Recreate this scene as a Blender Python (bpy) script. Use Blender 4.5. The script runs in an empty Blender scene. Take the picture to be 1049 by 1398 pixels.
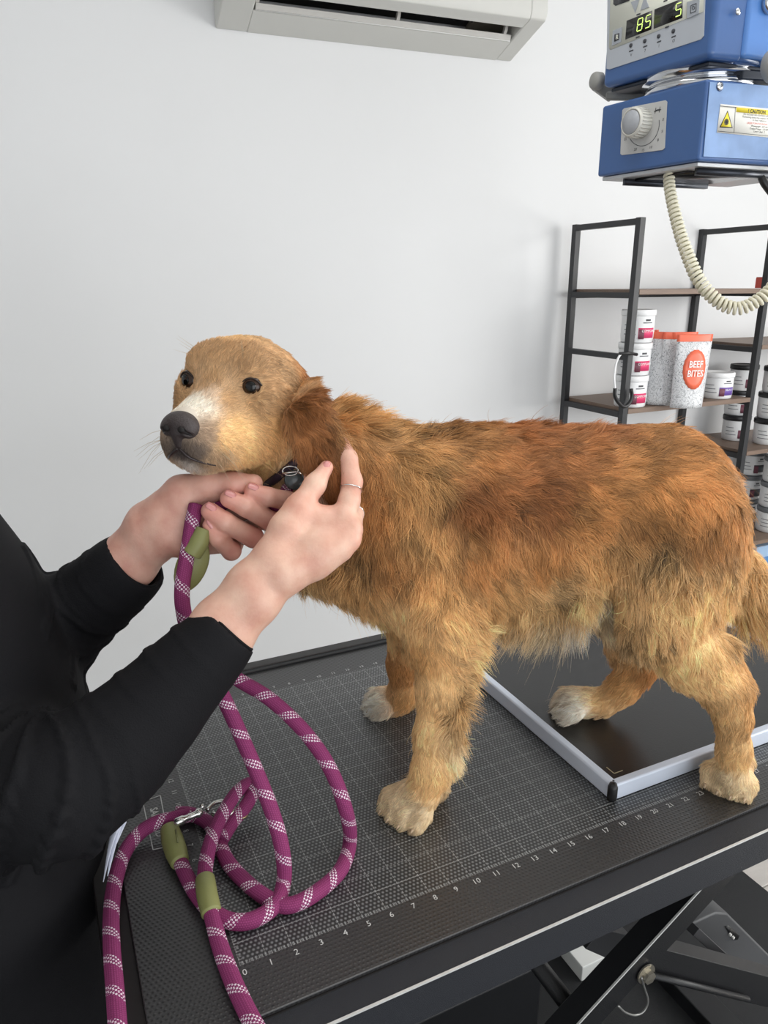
import bpy, bmesh, math, random
import numpy as np
from mathutils import Vector, Matrix
from mathutils.kdtree import KDTree

random.seed(7)
rng = np.random.default_rng(11)
SC = bpy.context.scene
COL = SC.collection
H = 0.85                       # height of the table top above the floor; geometry below is written with z = 0 at the table top

# ------------------------------------------------------------------ camera
FPX, CX, CY = 1000.0, 524.5, 699.0
_v1 = np.array([2748 - CX, 379 - CY, FPX]); _v2 = np.array([31 - CX, 392 - CY, FPX])
AX = _v1 / np.linalg.norm(_v1)
AY = _v2 - AX * np.dot(AX, _v2); AY /= np.linalg.norm(AY)
AZ = np.cross(AY, AX)
if AZ[1] > 0: AZ = -AZ
CAM = np.array([-0.10266, -0.54226, 0.61274])
def ray(x, y):
    d = np.array([x - CX, y - CY, FPX]); return np.array([d @ AX, d @ AY, d @ AZ]) / FPX
def D(x, y, depth):            # point seen at pixel x, y at a distance in metres
    return CAM + ray(x, y) * depth
def T(x, y, z=0.0):            # point on a horizontal plane
    r = ray(x, y); return CAM + r * ((z - CAM[2]) / r[2])
def TY(x, y, Y):               # point on a plane of constant y
    r = ray(x, y); return CAM + r * ((Y - CAM[1]) / r[1])
def TP(x, y, p0, n):
    r = ray(x, y); return CAM + r * (((np.array(p0) - CAM) @ n) / (r @ n))
cam_data = bpy.data.cameras.new('camera'); cam = bpy.data.objects.new('camera', cam_data); COL.objects.link(cam)
cam_data.sensor_fit = 'HORIZONTAL'; cam_data.sensor_width = 36.0; cam_data.lens = 36.0 * FPX / 1049.0
cam_data.clip_start = 0.02; cam_data.clip_end = 60
M = Matrix(((AX[0], -AX[1], -AX[2], CAM[0]), (AY[0], -AY[1], -AY[2], CAM[1]), (AZ[0], -AZ[1], -AZ[2], CAM[2] + H), (0, 0, 0, 1)))
cam.matrix_world = M
SC.camera = cam

# ------------------------------------------------------------------ world, lights, exposure
SC.view_settings.view_transform = 'Standard'; SC.view_settings.look = 'None'
SC.view_settings.gamma = 1.0; SC.view_settings.use_curve_mapping = False
SC.view_settings.exposure = 0.0
w = bpy.data.worlds.new('overcast_daylight'); SC.world = w; w.use_nodes = True
w.node_tree.nodes['Background'].inputs[0].default_value = (0.86, 0.93, 1.0, 1)
w.node_tree.nodes['Background'].inputs[1].default_value = 0.75
def area(name, loc, target, sx, sy, power, col):
    l = bpy.data.lights.new(name, 'AREA'); l.shape = 'RECTANGLE'; l.size = sx; l.size_y = sy; l.energy = power; l.color = col
    o = bpy.data.objects.new(name, l); COL.objects.link(o); o.location = (loc[0], loc[1], loc[2] + H)
    d = Vector((target[0] - loc[0], target[1] - loc[1], target[2] - loc[2]))
    o.rotation_euler = d.to_track_quat('-Z', 'Y').to_euler(); return o
area('shopfront_daylight', (0.8, -3.3, 0.45), (0.8, 0, 0.35), 4.2, 2.1, 58, (0.97, 0.985, 1.0))
area('side_window_daylight', (3.15, -0.9, 0.75), (0.3, 0.3, 0.2), 1.8, 1.3, 56, (1.0, 0.985, 0.955))
area('ceiling_panel_light', (0.5, 0.1, 1.72), (0.5, 0.1, 0), 1.2, 0.6, 8, (1.0, 0.97, 0.93))

# ------------------------------------------------------------------ helpers
def lin(c):
    if max(c) > 1.0: c = [v / 255.0 for v in c]
    return tuple((v / 12.92 if v <= 0.04045 else ((v + 0.055) / 1.055) ** 2.4) for v in c[:3])
MATS = {}
def mat(name, c, rough=0.5, metal=0.0, spec=0.5, noise=0.0, nscale=30.0, bump=0.0, bscale=200.0, emit=0.0, coat=0.0, sss=0.0, trans=0.0, sheen=0.0, stretch=None):
    if name in MATS: return MATS[name]
    m = bpy.data.materials.new(name); m.use_nodes = True; nt = m.node_tree; b = nt.nodes['Principled BSDF']
    col = lin(c)
    b.inputs['Base Color'].default_value = (*col, 1); b.inputs['Roughness'].default_value = rough
    b.inputs['Metallic'].default_value = metal; b.inputs['Specular IOR Level'].default_value = spec
    b.inputs['Coat Weight'].default_value = coat; b.inputs['Coat Roughness'].default_value = 0.12
    if sheen: b.inputs['Sheen Weight'].default_value = sheen
    if sss:
        b.inputs['Subsurface Weight'].default_value = sss; b.inputs['Subsurface Radius'].default_value = (1.0, 0.35, 0.2); b.inputs['Subsurface Scale'].default_value = 0.006
    if emit:
        b.inputs['Emission Color'].default_value = (*col, 1); b.inputs['Emission Strength'].default_value = emit
    if trans: b.inputs['Transmission Weight'].default_value = trans
    tc = nt.nodes.new('ShaderNodeTexCoord'); src = tc.outputs['Object']
    if stretch:
        mp = nt.nodes.new('ShaderNodeMapping'); mp.inputs['Scale'].default_value = stretch; nt.links.new(src, mp.inputs[0]); src = mp.outputs[0]
    if noise:
        n = nt.nodes.new('ShaderNodeTexNoise'); n.inputs['Scale'].default_value = nscale; n.inputs['Detail'].default_value = 5
        nt.links.new(src, n.inputs['Vector'])
        r = nt.nodes.new('ShaderNodeMix'); r.data_type = 'RGBA'
        r.inputs[6].default_value = (*[v * (1 - noise) for v in col], 1); r.inputs[7].default_value = (*[min(1, v * (1 + noise)) for v in col], 1)
        nt.links.new(n.outputs['Fac'], r.inputs[0]); nt.links.new(r.outputs[2], b.inputs['Base Color'])
    if bump:
        n2 = nt.nodes.new('ShaderNodeTexNoise'); n2.inputs['Scale'].default_value = bscale; n2.inputs['Detail'].default_value = 3
        nt.links.new(src, n2.inputs['Vector'])
        bp = nt.nodes.new('ShaderNodeBump'); bp.inputs['Strength'].default_value = bump; bp.inputs['Distance'].default_value = 0.002
        nt.links.new(n2.outputs['Fac'], bp.inputs['Height']); nt.links.new(bp.outputs[0], b.inputs['Normal'])
    MATS[name] = m; return m

def meta(o, label=None, cat=None, group=None, kind=None):
    if label: o['label'] = label
    if cat: o['category'] = cat
    if group: o['group'] = group
    if kind: o['kind'] = kind
    return o
def thing(name, label, cat, loc=(0, 0, 0), group=None, kind=None):
    o = bpy.data.objects.new(name, None); o.empty_display_size = 0.02; COL.objects.link(o); o.location = loc
    return meta(o, label, cat, group, kind)
def wloc(o):
    p = Vector((0, 0, 0))
    while o is not None: p += o.location; o = o.parent
    return p
def mk(name, vf, m, parent=None, origin=None, smooth=True, bevel=0.0, seg=2, kind=None, uvs=None):
    v, f = vf
    v = np.asarray(v, dtype=np.float64).reshape(-1, 3)
    base = np.array(wloc(parent)) if parent is not None else np.zeros(3)
    if origin is None:
        origin = np.array([(v[:, 0].min() + v[:, 0].max()) / 2, (v[:, 1].min() + v[:, 1].max()) / 2, v[:, 2].min()])
    origin = np.array(origin, dtype=float)
    me = bpy.data.meshes.new(name)
    fa = f if isinstance(f, list) else f.tolist()
    me.from_pydata((v - origin).tolist(), [], fa)
    if uvs is not None:
        ul = me.uv_layers.new(name='UVMap'); arr = np.array([uvs[i] for poly in fa for i in poly], dtype=np.float32)
        ul.data.foreach_set('uv', arr.ravel())
    me.update(); me.shade_smooth() if smooth else me.shade_flat()
    if m: me.materials.append(m)
    o = bpy.data.objects.new(name, me); COL.objects.link(o)
    o.location = origin - base
    if parent is not None: o.parent = parent
    if bevel:
        b = o.modifiers.new('bevel', 'BEVEL'); b.width = bevel; b.segments = seg; b.limit_method = 'ANGLE'; b.angle_limit = math.radians(40)
        if smooth:
            for p in me.polygons: p.use_smooth = True
            b.harden_normals = True
    if kind: o['kind'] = kind
    return o

class MB:
    def __init__(s): s.v = []; s.f = []
    def add(s, v, f):
        k = len(s.v); s.v += [tuple(map(float, p)) for p in v]; s.f += [tuple(i + k for i in q) for q in f]; return s
    def hexa(s, p):            # 8 points: bottom loop 0-3, top loop 4-7
        return s.add(p, [(3, 2, 1, 0), (4, 5, 6, 7), (0, 1, 5, 4), (1, 2, 6, 5), (2, 3, 7, 6), (3, 0, 4, 7)])
    def box(s, lo, hi):
        (a, b, c), (x, y, z) = lo, hi
        return s.hexa([(a, b, c), (x, b, c), (x, y, c), (a, y, c), (a, b, z), (x, b, z), (x, y, z), (a, y, z)])
    def bar(s, a, b, wd, ht, up=(0, 0, 1)):    # box beam from a to b
        a = np.array(a, float); b = np.array(b, float); d = b - a; d /= np.linalg.norm(d)
        up = np.array(up, float); sd = np.cross(d, up); sd /= np.linalg.norm(sd); up = np.cross(sd, d)
        P = []
        for e in (a, b):
            for i, j in ((-1, -1), (1, -1), (1, 1), (-1, 1)): P.append(e + sd * wd / 2 * i + up * ht / 2 * j)
        return s.hexa(P)
    def prism(s, poly, ext):   # planar polygon (3-D points) extruded by vector
        n = len(poly); poly = [np.array(p, float) for p in poly]; ext = np.array(ext, float)
        return s.add(poly + [p + ext for p in poly], [tuple(range(n))[::-1], tuple(range(n, 2 * n))] + [(i, (i + 1) % n, n + (i + 1) % n, n + i) for i in range(n)])
    def tube(s, pts, r, n=10, caps=True, closed=False, sq=None):
        pts = np.array(pts, float); m = len(pts); r = np.broadcast_to(np.array(r, float), (m,))
        fr = frames(pts, closed); vs = []
        for i in range(m):
            t, a, b = fr[i]
            for k in range(n):
                an = 2 * math.pi * k / n; vs.append(pts[i] + r[i] * (math.cos(an) * a * (1 if sq is None else sq) + math.sin(an) * b))
        fs = []
        for i in range(m if closed else m - 1):
            j = (i + 1) % m
            for k in range(n): fs.append((i * n + k, i * n + (k + 1) % n, j * n + (k + 1) % n, j * n + k))
        if caps and not closed: fs += [tuple(range(n))[::-1], tuple(range((m - 1) * n, m * n))]
        return s.add(vs, fs)
    def lathe(s, prof, c, axis=(0, 0, 1), n=32, ref=None):   # prof: (radius, height)
        ax = np.array(axis, float); ax /= np.linalg.norm(ax); c = np.array(c, float)
        rf = np.array(ref if ref is not None else ((1, 0, 0) if abs(ax[0]) < .8 else (0, 1, 0)), float); a = rf - ax * (rf @ ax); a /= np.linalg.norm(a); b = np.cross(ax, a)
        vs = [c + ax * h + r * (math.cos(2 * math.pi * k / n) * a + math.sin(2 * math.pi * k / n) * b) for r, h in prof for k in range(n)]
        fs = [(i * n + k, i * n + (k + 1) % n, (i + 1) * n + (k + 1) % n, (i + 1) * n + k) for i in range(len(prof) - 1) for k in range(n)]
        m = len(prof); fs += [tuple(range(n))[::-1], tuple(range((m - 1) * n, m * n))]
        return s.add(vs, fs)
    @property
    def vf(s): return (s.v, s.f)
def frames(pts, closed=False):
    m = len(pts); out = []; a = None
    for i in range(m):
        if closed: t = pts[(i + 1) % m] - pts[i - 1]
        else: t = pts[min(i + 1, m - 1)] - pts[max(i - 1, 0)]
        t = t / (np.linalg.norm(t) + 1e-12)
        if a is None:
            ref = np.array([0, 0, 1.0]) if abs(t[2]) < .9 else np.array([1.0, 0, 0]); a = ref - t * (ref @ t)
        else: a = a - t * (a @ t)
        a = a / (np.linalg.norm(a) + 1e-12); out.append((t, a, np.cross(t, a)))
    return out
def spline(pts, n):            # catmull-rom through points, n samples evenly spaced by length
    P = np.array(pts, float); P = np.vstack([2 * P[0] - P[1], P, 2 * P[-1] - P[-2]]); out = []
    for i in range(1, len(P) - 2):
        for t in np.linspace(0, 1, 24, endpoint=False):
            a, b, c, d = P[i - 1], P[i], P[i + 1], P[i + 2]
            out.append(.5 * ((2 * b) + (c - a) * t + (2 * a - 5 * b + 4 * c - d) * t * t + (3 * b - a - 3 * c + d) * t ** 3))
    out.append(P[-2]); out = np.array(out)
    L = np.r_[0, np.cumsum(np.linalg.norm(np.diff(out, axis=0), axis=1))]; s = np.linspace(0, L[-1], n)
    return np.stack([np.interp(s, L, out[:, k]) for k in range(3)], 1)
FONT_ROT = {}
def text(name, body, size, origin, ex, ey, m, parent, depth=0.0, align='CENTER', spacing=1.0, bold=0.0, squeeze=1.0):
    c = bpy.data.curves.new(name, 'FONT'); c.body = body; c.size = size; c.align_x = align; c.align_y = 'CENTER'; c.extrude = depth; c.space_line = spacing; c.offset = bold
    c.resolution_u = 2
    t_ = bpy.data.objects.new('tmp', c); me = bpy.data.meshes.new_from_object(t_); bpy.data.objects.remove(t_); bpy.data.curves.remove(c)
    me.name = name; me.materials.clear(); me.materials.append(m)
    o = bpy.data.objects.new(name, me); COL.objects.link(o)
    ex = np.array(ex, float); ex /= np.linalg.norm(ex); ey = np.array(ey, float); ey -= ex * (ey @ ex); ey /= np.linalg.norm(ey); ez = np.cross(ex, ey)
    base = np.array(wloc(parent)) if parent is not None else np.zeros(3)
    lo = np.array(origin, float) - base
    me.transform(Matrix(((ex[0] * squeeze, ey[0], ez[0], 0), (ex[1] * squeeze, ey[1], ez[1], 0), (ex[2] * squeeze, ey[2], ez[2], 0), (0, 0, 0, 1))))
    o.location = lo; o.parent = parent
    return o

# signed-distance modelling: smooth union of tapered limbs and ellipsoids, then surface nets
class SDF:
    def __init__(s, lo, hi, h):
        s.lo = np.array(lo, float); s.h = h; s.n = np.ceil((np.array(hi) - s.lo) / h).astype(int) + 1
        s.F = np.full(tuple(s.n), 0.2, np.float32)
        s.ax = [(s.lo[i] + h * np.arange(s.n[i])).astype(np.float32) for i in range(3)]
    def win(s, lo, hi):
        a = np.clip(np.floor((lo - s.lo) / s.h).astype(int), 0, s.n - 1); b = np.clip(np.ceil((hi - s.lo) / s.h).astype(int) + 1, 1, s.n)
        sl = tuple(slice(a[i], b[i]) for i in range(3))
        return sl, s.ax[0][sl[0]][:, None, None], s.ax[1][sl[1]][None, :, None], s.ax[2][sl[2]][None, None, :]
    def comb(s, sl, d, k, op):
        F = s.F[sl]
        if F.size == 0: return
        if op == '+':
            h = np.maximum(k - np.abs(F - d), 0) / k; s.F[sl] = np.minimum(F, d) - h * h * k * .25
        else:
            h = np.maximum(k - np.abs(F + d), 0) / k; s.F[sl] = np.maximum(F, -d) + h * h * k * .25
    def cone(s, a, b, ra, rb, k=.02, op='+'):
        a = np.array(a, float); b = np.array(b, float); r = max(ra, rb) + k + .012
        sl, x, y, z = s.win(np.minimum(a, b) - r, np.maximum(a, b) + r)
        ab = b - a; L = ab @ ab + 1e-12
        t = np.clip(((x - a[0]) * ab[0] + (y - a[1]) * ab[1] + (z - a[2]) * ab[2]) / L, 0, 1)
        d = np.sqrt((x - a[0] - t * ab[0]) ** 2 + (y - a[1] - t * ab[1]) ** 2 + (z - a[2] - t * ab[2]) ** 2) - (ra + t * (rb - ra))
        s.comb(sl, d, k, op); return s
    def chain(s, pts, rs, k=.02):
        for i in range(len(pts) - 1): s.cone(pts[i], pts[i + 1], rs[i], rs[i + 1], k)
        return s
    def ell(s, c, r, R=None, k=.02, op='+'):
        c = np.array(c, float); r = np.array(r, float); R = np.eye(3) if R is None else np.array(R, float)
        e = r.max() + k + .012
        sl, x, y, z = s.win(c - e, c + e)
        X, Y, Z = x - c[0], y - c[1], z - c[2]
        q = [(X * R[i][0] + Y * R[i][1] + Z * R[i][2]) for i in range(3)]
        k0 = np.sqrt(sum((q[i] / r[i]) ** 2 for i in range(3))); k1 = np.sqrt(sum((q[i] / r[i] ** 2) ** 2 for i in range(3))) + 1e-9
        s.comb(sl, k0 * (k0 - 1) / k1, k, op); return s
    def clip_below(s, z): s.F = np.maximum(s.F, z - s.ax[2][None, None, :]); return s
    def mesh(s, smooth=1):
        F = s.F.copy(); F[0], F[-1] = .1, .1; F[:, 0], F[:, -1] = .1, .1; F[:, :, 0], F[:, :, -1] = .1, .1
        S = F < 0
        n = np.array(F.shape) - 1
        cnt = np.zeros(n, np.int8)
        for i in (0, 1):
            for j in (0, 1):
                for k in (0, 1): cnt += S[i:n[0] + i, j:n[1] + j, k:n[2] + k]
        cells = np.argwhere((cnt > 0) & (cnt < 8))
        idx = np.full(n, -1, np.int32); idx[cells[:, 0], cells[:, 1], cells[:, 2]] = np.arange(len(cells))
        acc = np.zeros((len(cells), 3)); w = np.zeros(len(cells))
        cor = [(i, j, k) for i in (0, 1) for j in (0, 1) for k in (0, 1)]
        val = {c: F[cells[:, 0] + c[0], cells[:, 1] + c[1], cells[:, 2] + c[2]].astype(float) for c in cor}
        for a in cor:
            for ax in range(3):
                if a[ax] == 0:
                    b = list(a); b[ax] = 1; b = tuple(b)
                    va, vb = val[a], val[b]; m = (va < 0) != (vb < 0)
                    t = np.where(m, va / (va - vb + 1e-20), 0)
                    p = np.array(a, float)[None, :].repeat(len(cells), 0); p[:, ax] += t
                    acc += p * m[:, None]; w += m
        V = s.lo + s.h * (cells + acc / w[:, None])
        quads = []
        for ax in range(3):
            o = [slice(1, -1)] * 3; o[ax] = slice(0, -1)
            A = S[tuple(o)]; o2 = list(o); o2[ax] = slice(1, None); Bq = S[tuple(o2)]
            e = np.argwhere(A != Bq); ins = A[e[:, 0], e[:, 1], e[:, 2]]
            off = np.ones(3, int); off[ax] = 0; e = e + off
            u, v = (ax + 1) % 3, (ax + 2) % 3
            du = np.zeros(3, int); du[u] = 1; dv = np.zeros(3, int); dv[v] = 1
            g = lambda q: idx[q[:, 0], q[:, 1], q[:, 2]]
            Q = np.stack([g(e - du - dv), g(e - dv), g(e), g(e - du)], 1)
            Q = np.where(ins[:, None], Q, Q[:, ::-1]); quads.append(Q)
        Q = np.vstack(quads); Q = Q[(Q >= 0).all(1)]
        for _ in range(smooth):     # light laplacian
            a2 = np.zeros_like(V); c2 = np.zeros(len(V))
            for i in range(4):
                j = (i + 1) % 4
                np.add.at(a2, Q[:, i], V[Q[:, j]]); np.add.at(c2, Q[:, i], 1); np.add.at(a2, Q[:, j], V[Q[:, i]]); np.add.at(c2, Q[:, j], 1)
            V = V * .45 + .55 * a2 / np.maximum(c2, 1)[:, None]
        return V, Q
def vnormals(V, Q):
    n = np.cross(V[Q[:, 2]] - V[Q[:, 0]], V[Q[:, 3]] - V[Q[:, 1]]); N = np.zeros_like(V)
    for i in range(4): np.add.at(N, Q[:, i], n)
    return N / (np.linalg.norm(N, axis=1)[:, None] + 1e-12)
def snoise(P, scale, seed=0):  # cheap smooth vector noise from summed sines
    r = np.random.default_rng(seed); out = np.zeros(len(P))
    for k in range(6):
        d = r.normal(size=3); d /= np.linalg.norm(d); out += np.sin(P @ d * scale * r.uniform(.6, 1.7) + r.uniform(0, 6.28))
    return out / 6 * 1.7

# ------------------------------------------------------------------ the setting
WD = np.array([.997, -.078, 0]); WD /= np.linalg.norm(WD); WN = np.array([WD[1], -WD[0], 0])   # back wall runs along WD, WN points into the room
WN = WN if WN[1] < 0 else -WN
WP = np.array([1.66, 1.655, 0])
UP = np.array([0, 0, 1.0])
def WL(s, o, z): return WP + WD * s + WN * o + UP * z
def plaster(name, c):
    m = mat(name, c, rough=.62, noise=.025, nscale=2.2, bump=.25, bscale=5.0)
    return m
m_wall = plaster('painted_plaster', (231, 232, 233))
FL, CE = -H, 1.75
def structure(name, vf, m, **k): return meta(mk(name, vf, m, smooth=False, **k), kind='structure')
structure('wall_back', MB().hexa([WL(-4.4, 0, FL), WL(2.3, 0, FL), WL(2.3, -.12, FL), WL(-4.4, -.12, FL), WL(-4.4, 0, CE), WL(2.3, 0, CE), WL(2.3, -.12, CE), WL(-4.4, -.12, CE)]).vf, m_wall)
structure('wall_left', MB().box((-2.62, -3.5, FL), (-2.5, 1.97, CE)).vf, m_wall)
wr = MB(); X0, X1 = 3.3, 3.42
wr.box((X0, -3.5, FL), (X1, -1.8, CE)); wr.box((X0, 0.0, FL), (X1, 1.6, CE)); wr.box((X0, -1.8, FL), (X1, 0.0, 0.05)); wr.box((X0, -1.8, 1.45), (X1, 0.0, CE))
structure('wall_right', wr.vf, m_wall)
m_winf = mat('window_aluminium', (225, 227, 228), rough=.35)
wf = MB()
for a, b in (((X0, -1.8, .05), (X1, -1.75, 1.45)), ((X0, -.05, .05), (X1, 0, 1.45)), ((X0, -1.75, .05), (X1, -.05, .1)), ((X0, -1.75, 1.4), (X1, -.05, 1.45)), ((X0, -.93, .1), (X1, -.88, 1.4))): wf.box(a, b)
structure('window_1', wf.vf, m_winf)
structure('ceiling', MB().box((-2.6, -3.5, CE), (3.42, 2.1, CE + .1)).vf, mat('ceiling_paint', (236, 236, 234), rough=.7))
wf = MB()
for x in (-2.5, -1.0, .5, 2.0, 3.24): wf.box((x, -3.56, FL), (x + .06, -3.5, CE))
wf.box((-2.5, -3.56, FL), (3.3, -3.5, FL + .25)); wf.box((-2.5, -3.56, CE - .3), (3.3, -3.5, CE))
structure('window_2', wf.vf, m_winf)
structure('baseboard_back', MB().hexa([WL(-4.1, .0, FL), WL(1.6, .0, FL), WL(1.6, .015, FL), WL(-4.1, .015, FL), WL(-4.1, .0, FL + .09), WL(1.6, .0, FL + .09), WL(1.6, .015, FL + .09), WL(-4.1, .015, FL + .09)]).vf, mat('baseboard_paint', (222, 222, 220), rough=.5))
fl = structure('floor', MB().box((-2.6, -3.5, FL - .1), (3.42, 2.1, FL)).vf, mat('vinyl_floor', (170, 166, 160), rough=.45, noise=.12, nscale=3, bump=.2, bscale=40), origin=(0, 0, FL))
m_pl = mat('grey_plank', (192, 187, 182), rough=.42, noise=.16, nscale=9, stretch=(1, 7, 1), bump=.15, bscale=60)
pm = None
for i in range(14):
    for j in range(3):
        x = .35 + .9 * j + (.45 if i % 2 else 0); y = -.5 + .15 * i
        if y > 1.45: continue
        if pm is None:
            pk = mk('plank', MB().box((0, 0, 0), (.896, .146, .004)).vf, m_pl, fl, origin=(0, 0, 0), smooth=False, bevel=.0012, seg=1)
            pm = pk
        else:
            pk = pm.copy(); COL.objects.link(pk); pk.parent = fl
        pk.location = (x, y, 0)

# ------------------------------------------------------------------ air conditioner on the back wall
ac = thing('air_conditioner', 'white wall mounted split air conditioner with open louvre slot', 'air conditioner', tuple(WL(-.73, 0, 1.29)))
m_ac = mat('aged_white_plastic', (212, 212, 207), rough=.42, noise=.03, nscale=12)
m_acd = mat('louvre_white', (205, 203, 198), rough=.4, noise=.08, nscale=30)
S0, S1 = -1.195, -.268
def ACP(s, o, z): return WL(s, o, z)
O0, O1 = -1.105, -.325    # outlet opening along the wall
def prof_solid(mb, prof, s0, s1):
    P = [ACP(s0, o, z) for o, z in prof]; mb.prism(P, WD * (s1 - s0))
front = [(.0, 1.60), (.0, 1.5), (.172, 1.372), (.178, 1.335), (.196, 1.345), (.206, 1.42), (.20, 1.60)]
lower = [(.0, 1.288), (.0885, 1.3128), (.093, 1.3150), (.090, 1.319), (.02, 1.345), (0, 1.36)]
mb = MB(); prof_solid(mb, [(0, 1.288), (.2, 1.344), (.208, 1.365), (.206, 1.42), (.2, 1.6), (0, 1.6)], S0, O0)
mk('housing', mb.vf, m_ac, ac, bevel=.006)
mb = MB(); prof_solid(mb, [(0, 1.288), (.2, 1.344), (.208, 1.365), (.206, 1.42), (.2, 1.6), (0, 1.6)], O1, S1)
mk('housing', mb.vf, m_ac, ac, bevel=.006)
mb = MB(); prof_solid(mb, lower, O0 - .002, O1 + .002); mk('lower_shell', mb.vf, m_ac, ac, bevel=.002)
mb = MB(); prof_solid(mb, [(.158, 1.333), (.2, 1.344), (.208, 1.365), (.206, 1.42), (.2, 1.6), (.0, 1.6), (.0, 1.52), (.15, 1.42)], O0 - .002, O1 + .002); mk('front_cover', mb.vf, m_ac, ac, bevel=.003)
mb = MB(); prof_solid(mb, [(.0945, 1.3145), (.101, 1.3163), (.1025, 1.3195), (.107, 1.329), (.103, 1.331), (.095, 1.319)], O0 + .004, O1 - .004); mk('louvre_flap', mb.vf, m_acd, ac, bevel=.0008)
mb = MB(); prof_solid(mb, [(.03, 1.36), (.15, 1.40), (.15, 1.43), (.03, 1.39)], O0, O1 - .12); mk('outlet_duct', mb.vf, mat('duct_black', (22, 23, 26), rough=.6), ac)
mb = MB(); prof_solid(mb, [(.03, 1.35), (.15, 1.39), (.15, 1.43), (.03, 1.39)], O1 - .12, O1); mk('outlet_side', mb.vf, mat('duct_beige', (168, 160, 146), rough=.6), ac)
m_fin = mat('fin_black', (34, 35, 39), rough=.5)
mb = MB()
for i in range(22):
    s = O0 + .02 + i * (O1 - O0 - .16) / 21
    mb.bar(ACP(s, .105, 1.352), ACP(s + .004, .14, 1.385), .0025, .018)
fin = mk('vertical_vanes', mb.vf, m_fin, ac); fin['kind'] = 'stuff'
mk('flap_edge', MB().bar(ACP(O0 + .004, .0985, 1.3150), ACP(O1 - .004, .0985, 1.3150), .0035, .0016).vf, mat('bright_white', (246, 246, 244), rough=.3), ac)
for s in (O0 + .004, (O0 + O1) / 2 + .015, O1 - .03):
    mb = MB(); mb.prism([ACP(s, .09, 1.318), ACP(s, .112, 1.338), ACP(s, .118, 1.358), ACP(s, .104, 1.352)], WD * .01); mk('flap_hinge', mb.vf, m_acd, ac, bevel=.001)
mb = MB(); prof_solid(mb, [(0, 1.6), (.2, 1.6), (.19, 1.615), (0, 1.615)], S0 + .01, S1 - .01); mk('top_grille', mb.vf, m_ac, ac)

# ------------------------------------------------------------------ grooming / examination table
tb = thing('examination_table', 'black steel lifting examination table under the dog', 'table', (.48, .24, FL))
m_bk = mat('black_powder_coat', (22, 23, 26), rough=.42, spec=.5, bump=.25, bscale=900)
m_bk2 = mat('black_apron_coat', (28, 31, 38), rough=.55, bump=.4, bscale=1300, noise=.1, nscale=300)
m_lam = mat('black_laminate', (30, 27, 27), rough=.42)
m_edge = mat('pale_edge_highlight', (214, 214, 212), rough=.35, metal=.2, noise=.25, nscale=60)  # edge highlight put into the colour, for table front and scissor arm
TX0, TX1, TY0, TY1 = -.118, 1.12, -.086, .556
mk('table_top', MB().box((TX0, TY0 + .001, -.022), (TX1, TY1, -.0045)).vf, m_lam, tb, bevel=.002)
mk('front_rail', MB().box((TX0, TY0 - .001, -.052), (TX1, TY0 + .028, -.0042)).vf, m_bk2, tb, bevel=.0015)
mk('back_rail', MB().box((TX0, TY1 - .028, -.052), (TX1, TY1 + .001, .004)).vf, m_bk, tb, bevel=.0015)
mk('side_rail', MB().box((TX0, TY0 + .028, -.052), (TX0 + .028, TY1 - .028, -.006)).vf, m_bk, tb, bevel=.0015)
mk('side_rail', MB().box((TX1 - .028, TY0 + .028, -.052), (TX1, TY1 - .028, -.006)).vf, m_bk, tb, bevel=.0015)
mk('edge_highlight_strip', MB().box((TX0, TY0 - .0022, -.0056), (TX1, TY0 - .0002, -.0036)).vf, m_edge, tb, smooth=False)
mk('back_lip', MB().box((TX0, TY1 - .02, .0), (TX1, TY1 + .001, .006)).vf, m_lam, tb, bevel=.002)
# scissor lift
def plate_bar(name, a, b, wd, y0, y1, m=m_bk, bv=.0012):
    a = np.array([a[0], y0, a[1]]); b = np.array([b[0], y0, b[1]]); d = (b - a) / np.linalg.norm(b - a); n = np.array([-d[2], 0, d[0]]) * wd / 2
    return mk(name, MB().prism([a - n, b - n, b + n, a + n], (0, y1 - y0, 0)).vf, m, tb, bevel=bv)
for yy in (-.03, .44):
    plate_bar('scissor_arm', (.0, -.56), (.72, -.063), .041, yy, yy + .03)
plate_bar('scissor_arm', (.72, -.56), (.0, -.063), .041, .48, .51)
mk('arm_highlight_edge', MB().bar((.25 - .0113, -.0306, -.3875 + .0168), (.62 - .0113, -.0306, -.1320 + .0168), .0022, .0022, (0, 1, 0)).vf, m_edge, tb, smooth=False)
mk('lever_arm', MB().prism([TY(*q, -.028) for q in ((880, 1333), (1021, 1369), (1090, 1386), (1090, 1344), (910, 1297))], (0, .03, 0)).vf, m_bk, tb, bevel=.001)
mk('lever_cap', MB().bar(TY(914, 1293, .0), TY(1075, 1337, .0), .03, .003).vf, mat('dull_grey_steel', (60, 60, 62), rough=.5), tb)
mk('diagonal_strut', MB().bar(TY(944, 1266, .04), TY(992, 1310, .04), .02, .014).vf, mat('dull_grey_steel', (0, 0, 0)), tb, bevel=.001)
mk('push_rod', MB().tube([TY(885, 1330, -.036), TY(1021, 1364, -.036)], .0045, 12).vf, m_bk, tb)
bl = MB(); bl.lathe([(.0, 0), (.013, 0), (.013, .002), (.009, .002), (.009, .008), (.0, .009)], (.504, -.033, -.229), (0, -1, 0), 6); bl.lathe([(.014, 0), (.014, .002), (0.002, .0022)], (.504, -.032, -.229), (0, -1, 0), 24)
mk('pivot_bolt', bl.vf, mat('zinc_bolt', (196, 190, 176), rough=.28, metal=.9), tb, smooth=False)
hk = spline([TY(*q, -.036) for q in ((876, 1334), (880, 1348), (885, 1366), (880, 1380), (868, 1386), (854, 1382), (844, 1373))], 30)
mk('wire_hook', MB().tube(hk, .0014, 8).vf, mat('hook_wire', (150, 150, 148), rough=.35, metal=.7), tb)
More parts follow.
